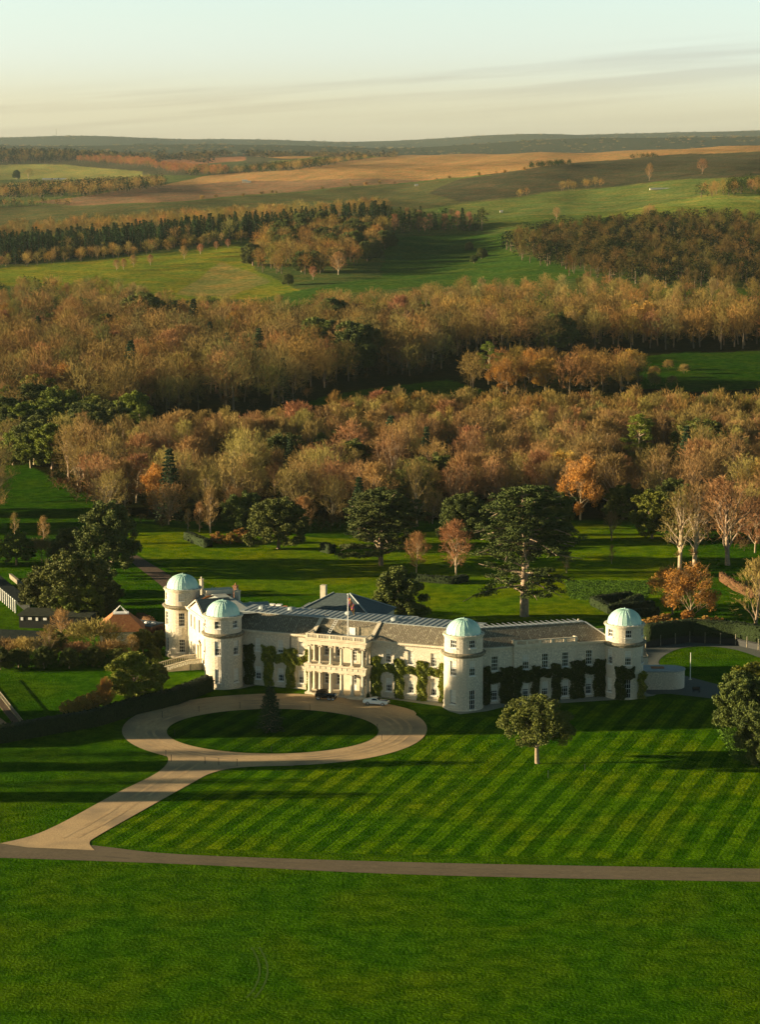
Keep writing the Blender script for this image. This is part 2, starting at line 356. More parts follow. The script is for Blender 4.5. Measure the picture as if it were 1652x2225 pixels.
def build_ground():
    s_in = np.arange(-.26, .2601, .0011); s_out = np.geomspace(.262, 4., 34)
    s = np.concatenate([-s_out[::-1], s_in, s_out])
    y = np.concatenate([np.linspace(5, 240, 12), np.geomspace(250, 640, 90), np.geomspace(643, 7600, 560), np.geomspace(7650, 24000, 170)])
    Yg, Sg = np.meshgrid(y, s, indexing='ij'); X = Yg * Sg; Z = terrain(X, Yg)
    # small-scale relief
    Z = Z + np.clip((Yg - 1250) / 400, 0, 1) * (.5 * np.sin(X / 9 + 3 * np.sin(Yg / 31)) * np.sin(Yg / 23))
    u, v = proj(X.ravel(), Yg.ravel(), Z.ravel())
    far = Yg.ravel() > 560
    rs = np.random.RandomState(5)
    u2 = u + 3 * np.sin(v / 7.) ; v2 = v + 1.2 * np.sin(u / 37.)
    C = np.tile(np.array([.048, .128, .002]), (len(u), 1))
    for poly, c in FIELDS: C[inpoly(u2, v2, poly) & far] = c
    C[far] *= [.9, .95, .7]; fm = Yg.ravel() > 1350; C[fm] = C[fm] * np.array([1.25, 1.10, 1.3]) + [.012, .008, .014]; fm = Yg.ravel() > 2000; C[fm] = C[fm] * [1.2, 1.15, 1.15] + [.014, .014, .016]  # far ground greyed and lifted with distance: haze put into the colour
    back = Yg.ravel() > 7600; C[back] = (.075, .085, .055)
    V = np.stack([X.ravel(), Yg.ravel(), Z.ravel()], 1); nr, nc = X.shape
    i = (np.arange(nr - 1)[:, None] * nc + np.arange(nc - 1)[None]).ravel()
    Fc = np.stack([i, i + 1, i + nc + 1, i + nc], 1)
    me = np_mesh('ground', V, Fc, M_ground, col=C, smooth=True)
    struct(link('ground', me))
build_ground()

def gl(pts, z=0.): return [g(u, v, z) for u, v in pts]
M_gravel = mat('gravel', (.58, .40, .21), (.44, .30, .155), scale=3.5, rough=.95, bump=.5, bdist=.05, c3=(.30, .22, .13), s3=.12)
M_gravel2 = mat('grey_gravel', (.12, .13, .11), (.08, .09, .08), scale=3.5, rough=.95, bump=.4, bdist=.04)  # plain grey gravel of the side drive
M_road = mat('tarmac', (.15, .115, .07), (.11, .085, .05), scale=2.0, rough=.9, bump=.3, bdist=.03, c3=(.15,.115,.07), s3=.15)
M_stone_path = mat('paving', (.36, .34, .26), (.24, .24, .19), scale=2.5, rough=.9, bump=.3, bdist=.03)
M_earth = mat('earth', (.12, .075, .045), (.07, .05, .03), scale=1.2, rough=.95, bump=.4)
M_orange_path = mat('brick_path', (.42, .24, .11), (.30, .17, .08), scale=3., rough=.95)
# tarmac estate road, and the gravel carriage sweep with its stem
road = smooth_pts([(-120, 1834), (0, 1832), (90, 1826), (210, 1838), (400, 1857), (826, 1872), (1240, 1881), (1780, 1890)], 6, False) + smooth_pts([(1780, 1918), (1240, 1909), (826, 1898), (400, 1878), (0, 1864), (-120, 1862)], 6, False)
sheet('road', gl(road), .02, M_road)
def ell(l, r, nr, fr, p=2.0, n=96):
    a, b, c, d = g(*l), g(*r), g(*nr), g(*fr)
    cx = (a[0] + b[0]) / 2; rx = (b[0] - a[0]) / 2; cy = (c[1] + d[1]) / 2; ry = (d[1] - c[1]) / 2
    tilt = 0.02
    out = []
    for k in range(n):
        t = 2 * math.pi * k / n; x = rx * math.copysign(abs(math.cos(t)) ** (2 / p), math.cos(t)); y = ry * math.copysign(abs(math.sin(t)) ** (2 / p), math.sin(t))
        out.append((cx + x, cy + y - tilt * x))
    return out
outer = ell((264, 1585), (929, 1590), (600, 1664), (600, 1508), 2.05)
inner = ell((362, 1588), (823, 1590), (592, 1638), (592, 1541), 2.0)
sheet('driveway', outer, .04, M_gravel)
stem = smooth_pts([(330, 1626), (365, 1648), (340, 1680), (250, 1725), (140, 1785), (70, 1816), (0, 1833)], 5, False) + [(60, 1842), (205, 1848)] + smooth_pts([(205, 1848), (194, 1832), (215, 1815), (330, 1750), (420, 1700), (460, 1680), (520, 1668), (640, 1664)], 5, False) + [(600, 1650), (450, 1640)]
sheet('driveway_stem', gl(stem), .05, M_gravel)
sheet('lawn_island', inner, .07, M_lawn_plain)
# the striped lawn, from the sweep to the road
lawn = [(212, 1832), (240, 1814), (330, 1762), (432, 1704), (470, 1685), (530, 1674)] + [(650, 1671), (760, 1661), (860, 1646), (915, 1625), (938, 1600), (938, 1580), (925, 1560), (900, 1545)] + [(960, 1556), (1050, 1560), (1200, 1541), (1400, 1523), (1560, 1520), (1800, 1540), (1800, 1872), (1400, 1866), (826, 1856), (420, 1844), (250, 1838)]
sheet('lawn', gl(lawn), .010, M_lawn)
M_rear = grass_mat('rear_lawn_grass', base=(.125, .205, .002), fine=1.8)
sheet('rear_lawn', gl(smooth_pts([(286, 1140), (420, 1150), (600, 1160), (760, 1170), (1000, 1150), (1240, 1135), (1440, 1165), (1480, 1250), (1440, 1350), (1200, 1348), (900, 1352), (760, 1300), (520, 1290), (452, 1268), (380, 1240), (298, 1200)], 5)), .008, M_rear)
# gravel strip and paving at the foot of the house
strip = [(440, 1500), (520, 1497), (560, 1488), (680, 1497), (800, 1512), (960, 1535), (975, 1545), (1000, 1552), (1060, 1545), (1100, 1535), (1350, 1520), (1420, 1512), (1450, 1500), (1430, 1475), (1000, 1470), (520, 1450), (440, 1480)]
sheet('gravel_strip', gl(strip), .012, M_stone_path)
sheet('forecourt', gl(smooth_pts([(560, 1508), (650, 1508), (700, 1512), (800, 1522), (900, 1545), (880, 1565), (780, 1560), (640, 1530), (520, 1518), (500, 1514)], 4)), .036, M_gravel)
# paths and the second drive to the right of the house
sheet('garden_path', gl([(276, 1208), (296, 1206), (340, 1232), (390, 1262), (420, 1290), (370, 1290), (330, 1256), (290, 1226)]), .02, M_earth)
rd = smooth_pts([(1400, 1402), (1500, 1392), (1600, 1398), (1720, 1425), (1720, 1452), (1600, 1412), (1510, 1405), (1460, 1416), (1432, 1440), (1470, 1462), (1540, 1482), (1640, 1510), (1640, 1540), (1560, 1520), (1460, 1508), (1400, 1500)], 5)
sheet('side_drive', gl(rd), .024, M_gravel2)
sheet('garden_terrace_path', gl([(-80, 1545), (0, 1560), (28, 1583), (20, 1592), (-80, 1590)]), .02, M_orange_path)

def strip(name, pts, wd, z, m):
    P_ = np.array(pts); d = np.gradient(P_, axis=0); d /= np.linalg.norm(d, axis=1)[:, None] + 1e-9; nn = np.stack([-d[:, 1], d[:, 0]], 1)
    ww = wd * (.5 + .12 * np.sin(np.arange(len(P_)) * 1.7))[:, None]
    V = np.concatenate([np.c_[P_ - nn * ww, np.full(len(P_), z)], np.c_[P_ + nn * ww, np.full(len(P_), z)]]); n_ = len(P_); i = np.arange(n_ - 1)
    return struct(link(name, np_mesh(name, V, np.stack([i, i + 1, i + n_ + 1, i + n_], 1), m)))
M_worn = mat('worn_gravel', (.50, .34, .175), (.40, .27, .14), scale=1.1, rough=.95, bump=.4, bdist=.05, c3=(.56, .39, .21), s3=.3)
M_wornroad = mat('worn_tarmac', (.125, .097, .06), (.165, .125, .078), scale=.9, rough=.9, c3=(.10, .08, .05), s3=.2)
M_rut = mat('worn_turf', (.036, .088, .002), (.05, .10, .003), scale=1.2, rough=.95)
for f in (.30, .47, .66):
    ring = [(o_[0] * f + i_[0] * (1 - f), o_[1] * f + i_[1] * (1 - f)) for o_, i_ in zip(outer, inner)]; strip('wheel_track', ring + ring[:1], .55, .055 if f else 0, M_worn)
for dx in (-16, 14): strip('wheel_track', gl(smooth_pts([(430 + dx, 1652), (370 + dx, 1690), (300 + dx, 1735), (220 + dx, 1785), (150 + dx, 1822)], 6, False)), .6, .065, M_worn)
for dv in (9, 19): strip('wheel_track', gl(smooth_pts([(-60, 1832 + dv), (90, 1833 + dv), (210, 1841 + dv), (400, 1855 + dv), (826, 1874 + dv), (1240, 1883 + dv), (1720, 1892 + dv)], 6, False)), .7, .028, M_wornroad)
for du in (0, 17): strip('wheel_track', gl(smooth_pts([(546 + du, 2058), (560 + du, 2085), (564 + du, 2115), (554 + du, 2145), (536 + du, 2168)], 6, False)), .22, .012, M_rut)
# ================================================================== THE HOUSE
HY = 405.0
M_flint = mat('flint', (.70, .62, .48), (.46, .41, .32), scale=3.8, rough=.85, bump=.3, detail=4., mid=.47, width=.20, c3=(.56,.49,.38), s3=.4, bdist=.04)
M_ashlar = mat('limestone', (.64, .56, .42), (.50, .43, .31), scale=1.2, rough=.8, bump=.1)
M_render = mat('cream_render', (.66, .58, .44), (.56, .49, .36), scale=.8, rough=.8)
M_band = mat('weathered_cornice', (.30, .25, .17), (.10, .10, .07), scale=2.4, rough=.9, bump=.2)
M_copper = mat('verdigris', (.48, .70, .60), (.40, .64, .55), scale=1.6, rough=.55, bump=.05, spec=.35, c3=(.54,.73,.64), s3=.8)
M_lead = mat('lead', (.32, .35, .34), (.23, .26, .26), scale=1.0, rough=.6, spec=.4)
M_white = mat('white_paint', (.76, .75, .70), rough=.5)
M_glass = mat('window_glass', (.012, .02, .022), rough=.08, spec=.7)
M_blind = mat('blind', (.62, .58, .48), rough=.8)
M_dark = mat('dark_iron', (.02, .022, .02), rough=.5)
M_brick = mat('brick', (.26, .13, .08), (.15, .08, .05), scale=3., rough=.9)
M_slate = mat('blue_slate', (.10, .13, .13), (.055, .075, .078), scale=2., rough=.6, stretch=(1, 1, 4))
M_paleslate = mat('pale_slate', (.34, .36, .33), (.24, .26, .24), scale=1.5, rough=.7)
M_tile = mat('clay_tile', (.42, .19, .08), (.30, .12, .05), scale=2.6, rough=.9, bump=.3)
def stone_slates():
    m = bpy.data.materials.new('stone_slates'); m.use_nodes = True; n = m.node_tree.nodes; l = m.node_tree.links; p = n['Principled BSDF']; p.inputs['Roughness'].default_value = .85
    uv = n.new('ShaderNodeUVMap'); br = n.new('ShaderNodeTexBrick'); br.inputs['Scale'].default_value = 1.
    br.inputs['Brick Width'].default_value = .5; br.inputs['Row Height'].default_value = .34; br.inputs['Mortar Size'].default_value = .045
    br.inputs['Color1'].default_value = (.29, .245, .17, 1); br.inputs['Color2'].default_value = (.20, .16, .10, 1); br.inputs['Mortar'].default_value = (.05, .045, .03, 1)
    l.new(uv.outputs[0], br.inputs['Vector'])
    no = n.new('ShaderNodeTexNoise'); no.inputs['Scale'].default_value = 1.5; no.inputs['Detail'].default_value = 8; mp = n.new('ShaderNodeMapping'); mp.inputs['Scale'].default_value = (1.9, .6, 1); l.new(uv.outputs[0], mp.inputs[0]); l.new(mp.outputs[0], no.inputs['Vector'])
    r = n.new('ShaderNodeMapRange'); r.inputs['From Min'].default_value = .56; r.inputs['From Max'].default_value = .68; l.new(no.outputs['Fac'], r.inputs['Value'])
    x = n.new('ShaderNodeMix'); x.data_type = 'RGBA'; l.new(r.outputs[0], x.inputs[0]); l.new(br.outputs['Color'], x.inputs[6]); x.inputs[7].default_value = (.40, .36, .24, 1); l.new(x.outputs[2], p.inputs['Base Color'])
    b = n.new('ShaderNodeBump'); b.inputs['Strength'].default_value = .6; b.inputs['Distance'].default_value = .06; l.new(br.outputs['Fac'], b.inputs['Height']); b.invert = True; l.new(b.outputs[0], p.inputs['Normal'])
    return m
M_slates = stone_slates()

house = thing('country_house', 'long cream flint mansion with green copper domed round towers behind the oval drive', 'mansion', (0, HY, 0))
T1, T2, T3, T4 = (-38.73, 439.4), (-29.04, 413.17), (14.86, 396.6), (44.4, 405.3)
def frame(ax, ay, bx, by):
    Lg = math.hypot(bx - ax, by - ay); ex, ey = (bx - ax) / Lg, (by - ay) / Lg
    f = lambda s, d, z: (ax + ex * s - ey * d, ay + ey * s + ex * d - HY, z)   # s along, d into the building
    f.ang = math.atan2(ey, ex); f.len = Lg; return f
def offs(p, q, o0, o1):
    Lg = math.hypot(q[0] - p[0], q[1] - p[1]); ex, ey = (q[0] - p[0]) / Lg, (q[1] - p[1]) / Lg
    return frame(p[0] - ey * o0, p[1] + ex * o0, q[0] - ey * o1, q[1] + ex * o1)
FC = offs(T2, T3, 2.5, 1.5)      # middle range
FR = offs(T3, T4, .5, .5)        # right wing
FL = offs(T1, T2, 0., 0.)        # left pavilion, facing left

def wall_open(mb, T, s0, s1, z0, z1, ops, reveal=.22, m=0, mr=0, smax=None):
    # wall in (s,z) with openings (a,b,c,d,arch) ; reveals go inwards
    xs = sorted({s0, s1, *[o[0] for o in ops], *[o[1] for o in ops]}); zs = sorted({z0, z1, *[o[2] for o in ops], *[o[3] for o in ops]})
    if smax:
        q = []
        for a, b in zip(xs, xs[1:]):
            k = max(1, int(math.ceil((b - a) / smax))); q += [a + (b - a) * i / k for i in range(k)]
        xs = q + [xs[-1]]
    for a, b in zip(xs, xs[1:]):
        run = None
        for c, d in zip(zs, zs[1:]):
            mx, mz = (a + b) / 2, (c + d) / 2
            hole = any(o[0] < mx < o[1] and o[2] < mz < o[3] for o in ops)
            if not hole: mb.quad(T(a, 0, c), T(b, 0, c), T(b, 0, d), T(a, 0, d), m)
    for o in ops:
        a, b, c, d = o[:4]; r = reveal
        if len(o) > 4 and o[4]:
            R = (b - a) / 2; zc = d - R; cx = (a + b) / 2; K_ = 10
            arc = [(cx - R * math.cos(math.pi * i / K_), zc + R * math.sin(math.pi * i / K_)) for i in range(K_ + 1)]
            for (xa, za), (xb, zb) in zip(arc, arc[1:]):
                mb.quad(T(xa, 0, za), T(xb, 0, zb), T(xb, 0, d), T(xa, 0, d), m)
                mb.quad(T(xa, 0, za), T(xa, r, za), T(xb, r, zb), T(xb, 0, zb), mr)
            mb.quad(T(a, 0, c), T(a, r, c), T(a, r, zc), T(a, 0, zc), mr); mb.quad(T(b, 0, c), T(b, 0, zc), T(b, r, zc), T(b, r, c), mr)
            mb.quad(T(a, 0, c), T(b, 0, c), T(b, r, c), T(a, r, c), mr)
        else:
            seg = [a, b]
            if smax: seg = [a + (b - a) * i / 3 for i in range(4)]
            for p, q in zip(seg, seg[1:]):
                mb.quad(T(p, 0, c), T(q, 0, c), T(q, r, c), T(p, r, c), mr); mb.quad(T(p, 0, d), T(p, r, d), T(q, r, d), T(q, 0, d), mr)
            mb.quad(T(a, 0, c), T(a, r, c), T(a, r, d), T(a, 0, d), mr); mb.quad(T(b, 0, c), T(b, 0, d), T(b, r, d), T(b, r, c), mr)

WIN = {}
def window(T, s, z0, z1, wd, depth=.20, blind=0., rows=4, cols=3, parent=None, ang=None, curve=0.):
    # sash window, its origin at the sill; parts share mesh data when the same size comes again
    key = (round(wd, 2), round(z1 - z0, 2), blind, rows, cols); h = z1 - z0
    if key not in WIN:
        fm = MB(); t = .07
        fm.box(-wd / 2, wd / 2, -.03, .06, -.0, .09, 0); fm.box(-wd / 2, wd / 2, -.02, .06, h - .08, h, 0)
        fm.box(-wd / 2, -wd / 2 + .09, -.021, .061, .09, h - .08, 0); fm.box(wd / 2 - .09, wd / 2, -.021, .061, .09, h - .08, 0)
        for k in range(1, cols): x = -wd / 2 + wd * k / cols; fm.box(x - .022, x + .022, -.002, .04, .09, h - .08, 0)
        for k in range(1, rows): z = h * k / rows; tt = .045 if k == rows // 2 else .022; fm.box(-wd / 2 + .09, wd / 2 - .09, -.004, .038, z - tt, z + tt, 0)
        fm.box(-wd / 2 - .10, wd / 2 + .10, -depth - .1, -.035, -.13, -.0, 0)     # sill
        if blind > 0: fm.quad((-wd / 2 + .09, .045, h * (1 - blind)), (wd / 2 - .09, .045, h * (1 - blind)), (wd / 2 - .09, .045, h - .08), (-wd / 2 + .09, .045, h - .08), 1)
        fo = fm.build('window', [M_white, M_blind], parent)
        pm = MB(); pm.quad((-wd / 2 + .05, .055, .05), (wd / 2 - .05, .055, .05), (wd / 2 - .05, .055, h - .04), (-wd / 2 + .05, .055, h - .04), 0)
        po = pm.build('pane', M_glass, fo)
        WIN[key] = (fo, po); o = fo
    else:
        fo, po = WIN[key]; o = fo.copy(); COL.objects.link(o); o.parent = parent
        p2 = po.copy(); COL.objects.link(p2); p2.parent = o
    p = T(s, depth, z0); o.location = p; o.rotation_euler = (0, 0, ang if ang is not None else T.ang)
    return o

def uvslope(name, quads, m, parent):
    # sloping roof faces with UV laid in metres
    V = []; Fc = []; UV = []
    for q in quads:
        i = len(V); V += q; Fc.append(tuple(range(i, i + len(q))))
        a, b, c = np.array(q[0]), np.array(q[1]), np.array(q[-1]); e = (b - a) / np.linalg.norm(b - a); up = c - a; up = up - e * up.dot(e); up /= np.linalg.norm(up) + 1e-9
        UV += [((np.array(p) - a).dot(e), (np.array(p) - a).dot(up)) for p in q]
    me = bpy.data.meshes.new(name); me.from_pydata(V, [], Fc); me.materials.append(m); u = me.uv_layers.new(name='UVMap')
    for k, lp in enumerate(me.loops): u.data[k].uv = UV[lp.vertex_index]
    return link(name, me, parent)

ZE, ZR = 10.4, 12.75
def cornice(mb, T, s0, s1, d0=0., z=ZE, m=0, dent=True):
    mb.box(s0, s1, d0 - .28, d0 + .25, z - .55, z - .32, m, T); mb.box(s0, s1, d0 - .55, d0 + .26, z - .32, z, m, T)
    if dent:
        k = s0 + .2
        while k < s1 - .2: mb.box(k, k + .16, d0 - .44, d0 - .282, z - .5, z - .323, m, T); k += .42
def balustrade(mb, T, s0, s1, d, z0, h, panels, m=0):
    mb.box(s0, s1, d, d + .3, z0, z0 + .18, m, T); mb.box(s0, s1, d - .03, d + .33, z0 + h - .16, z0 + h, m, T)
    w = (s1 - s0) / panels; k = s0
    for i in range(panels + 1):
        x = s0 + w * i; a = min(max(x - .22, s0), s1 - .44); mb.box(a, a + .44, d + .01, d + .29, z0 + .18, z0 + h - .16, m, T)
        if i < panels:
            n = max(3, int((w - .5) / .27))
            for j in range(n):
                c = x + .3 + (w - .6) * (j + .5) / n
                mb.box(c - .06, c + .06, d + .09, d + .21, z0 + .18, z0 + h - .16, m, T)

# ---- middle range
upC = [5.9, 10.5, 14.6, 32.0, 36.3, 40.7]
P0, P1 = 17.0, 28.6                     # portico between these
ops = [(c - .55, c + .55, 6.5, 8.9) for c in upC] + [(c - 1.05, c + 1.05, .35, 4.3, 1) for c in upC]
ops += [(19.9 + 3.9 * k - .6, 19.9 + 3.9 * k + .6, 6.0 if k == 1 or k == 0 else 6.4, 8.8) for k in range(0)]
mb = MB(); wall_open(mb, FC, 0, P0 + .2, 0, ZE - .3, [o for o in ops if o[1] < P0], m=0, mr=1)
wall_open(mb, FC, P1 - .2, FC.len, 0, ZE - .3, [o for o in ops if o[0] > P1], m=0, mr=1)
mb.box(0, FC.len, 11.8, 12., 0, ZE, 0, FC)
mb.build('wall', [M_flint, M_ashlar], house)
# arched niche backs with window openings
for c in upC:
    mb = MB(); wall_open(mb, lambda s, d, z: FC(s, d + .22, z), c - 1.15, c + 1.15, .2, 4.5, [(c - .56, c + .56, 1.1, 3.5)], reveal=.15, m=0, mr=0)
    mb.box(c - 1.2, c + 1.2, -.12, .2, .12, .33, 0, FC); mb.build('niche', [M_ashlar], house)
BL = [.95, .0, .35, .45, .35, .0]
for i, c in enumerate(upC):
    window(FC, c, 6.5, 8.9, 1.1, blind=[.95, .8, .9, .4, .9, .4][i], parent=house)
    window(lambda s, d, z: FC(s, d + .13, z), c, 1.1, 3.5, 1.12, blind=.45, parent=house, ang=FC.ang)
mb = MB(); cornice(mb, FC, P1 + .2, FC.len - 1.5); mb.build('cornice', M_ashlar, house); mb = MB(); cornice(mb, FC, 1.5, P0 - .2)
for s in (12.6, ): mb.box(s - .06, s + .06, -.16, -.04, 6.6, 9.8, 1, FC)
mb.build('cornice', [M_ashlar, M_dark], house)
# roof: stone slates rising to a lead flat
gap0, gap1 = P0 + .4, P1 - .4
RD = 4.4; BD = 11.0
def rq(T, a, b, d0, z0, d1, z1): return [T(a, d0, z0), T(b, d0, z0), T(b, d1, z1), T(a, d1, z1)]
uvslope('roof', [rq(FC, .5, gap0, .0, ZE + .02, RD, ZR), rq(FC, gap1, FC.len, .0, ZE + .02, RD, ZR), rq(FC, gap0, gap1, 2.9, 11.9, RD, ZR + .003), rq(FC, FC.len, 0, 14, ZE, BD, ZR)], M_slates, house)
mb = MB()
mb.box(0, FC.len, RD - .08, BD, ZR - .02, ZR + .1, 0, FC)
k = 1.
while k < FC.len - 1: mb.box(k, k + .09, RD, BD, ZR + .1, ZR + .17, 0, FC); k += 1.1
for a in (gap0 - .75, gap1 + .05):      # stone skews either side of the roof well
    mb.poly([FC(a, -.1, ZE + .25), FC(a + .7, -.1, ZE + .25), FC(a + .7, RD, ZR + .2), FC(a, RD, ZR + .2)], 1)
    mb.poly([FC(a, -.1, ZE - .1), FC(a, -.1, ZE + .25), FC(a, RD, ZR + .2), FC(a, RD, ZR - .3)], 1); mb.poly([FC(a + .7, -.1, ZE - .1), FC(a + .7, RD, ZR - .3), FC(a + .7, RD, ZR + .2), FC(a + .7, -.1, ZE + .25)], 1)
mb.box(gap0, gap1, 2.7, 2.9, ZE, 11.95, 2, FC); mb.box(gap0, gap1, -.05, 2.7, ZE - .1, ZE + .03, 0, FC)
mb.box(23.2, 24.4, 2.62, 2.69, ZE + .03, 11.8, 3, FC)
mb.build('lead_flat', [M_lead, M_ashlar, M_band, M_white], house)
# ---- the two-storey portico
PD = 2.5
mb = MB()
mb.box(P0 - .3, P1 + .3, -PD - .5, 1.6, .0, .34, 0, FC); mb.box(P0 + 1.5, P1 - .6, -PD - .95, -PD - .505, 0, .2, 0, FC); mb.box(P1 - 3.2, P1 - .2, -PD - 1.5, -PD - .96, 0, .1, 0, FC)
mb.build('step', M_ashlar, house)
mb = MB()
for z0, z1, tri in ((4.35, 5.75, 1), (9.3, 10.4, 0)):       # the two entablatures
    h = z1 - z0
    mb.box(P0 - .05, P1 + .05, -PD - .3, -PD + .35, z0, z0 + h * .4, 0, FC)
    mb.box(P0 - .05, P0 + .6, -PD + .352, .0, z0, z0 + h * .4, 0, FC); mb.box(P1 - .6, P1 + .05, -PD + .352, .0, z0, z0 + h * .4, 0, FC)
    mb.box(P0 - .12, P1 + .12, -PD - .36, .0, z0 + h * .4, z1 - .26, 0, FC)
    mb.box(P0 - .42, P1 + .42, -PD - .68, .0, z1 - .26, z1, 0, FC)
    if tri:
        for k in range(11): s = P0 + .5 + (P1 - P0 - 1.) * k / 10; mb.box(s - .13, s + .13, -PD - .42, -PD - .362, z0 + h * .42, z1 - .29, 0, FC)
mb.box(P0 + .3, P1 - .3, -PD + .2, 1.6, 9.6, 9.7, 0, FC)
mb.build('entablature', M_ashlar, house)
mb = MB(); balustrade(mb, FC, P0 - .1, P1 + .1, -PD - .4, 10.4, .95, 5)
for s in (P0 - .1, P1 - .2): 
    Ts = lambda a, d, z, s=s: FC(s + d, -PD + a, z)
    balustrade(mb, Ts, 0., PD + .6, 0., 10.4, .95, 1)
mb.build('balustrade', M_ashlar, house)
cols = [P0 + .55 + (P1 - P0 - 1.1) * k / 5 for k in range(6)]
colproto = {}
def column(s, d, z0, z1, r, ionic):
    key = (ionic,)
    if key not in colproto:
        c = MB(); h = z1 - z0
        c.box(-r * 1.4, r * 1.4, -r * 1.4, r * 1.4, 0, .14)
        c.lathe([(r * 1.35, .141), (r * 1.35, .22), (r * 1.05, .3), (r, .4), (r * .98, h * .4), (r * .84, h - .42), (r * .95, h - .36), (r * .86, h - .3), (r * 1.15, h - .18), (r * 1.15, h - .14)], 20)
        c.box(-r * 1.3, r * 1.3, -r * 1.3, r * 1.3, h - .139, h)
        if ionic:
            for sx in (-1, 1):
                c.tube((sx * r * 1.2, -r * 1.2, h - .25), (sx * r * 1.2, r * 1.2, h - .25), .13, .13, 8); c.tube((sx * r * 1.2, -r * 1.2, h - .25), (sx * r * 1.2, -r * 1.25, h - .25), .13, .13, 8)
        o = c.build('column', M_ashlar, house); colproto[key] = o
    else: o = colproto[key].copy(); COL.objects.link(o); o.parent = house
    o.location = FC(s, d, z0); o.rotation_euler = (0, 0, FC.ang)
for s in cols:
    column(s, -PD, .34, 4.35, .36, 0); column(s, -PD, 5.752, 9.3, .28, 1)
for s in (cols[0], cols[-1]): column(s, -.25, .34, 4.35, .36, 0); column(s, -.25, 5.752, 9.3, .28, 1)
# back wall of the loggias
W1, W2 = 21.3, 25.2
mb = MB(); Tb = lambda s, d, z: FC(s, d + 1.5, z)
ops = []
for s in (19.2, 21.6, 24.6, 27.0): ops += [(s - .5, s + .5, 1.2 if s not in (24.6,) else .36, 3.6), (s - .5, s + .5, 6.5 if s != 24.6 else 5.8, 8.8)]
wall_open(mb, Tb, P0 - .3, P1 + .3, .3, 9.7, ops, m=0, mr=0)
for s in (P0 - .1, P1 - .2): mb.box(s, s + .3, .0, 1.5, .34, 4.5, 0, FC); mb.box(s, s + .3, .0, 1.5, 5.75, 9.4, 0, FC)
mb.box(P0 - .2, P1 + .2, 1.7, 1.9, 9.7, ZE, 0, FC)
mb.build('loggia_wall', M_render, house)
Tb.ang = FC.ang
for s in (19.2, 21.6, 27.0):
    window(Tb, s, 1.2, 3.6, 1., parent=house); window(Tb, s, 6.5, 8.8, 1., parent=house)
window(Tb, 24.6, 5.8, 8.8, 1., rows=5, parent=house)
d = window(Tb, 24.6, .36, 3.6, 1., rows=5, cols=2, parent=house)
mb = MB(); mb.box(-.48, .48, -.05, .04, .1, 1.1); dr = mb.build('front_door', M_white, house, Tb(24.6, .14, .34), rot=(0, 0, FC.ang))

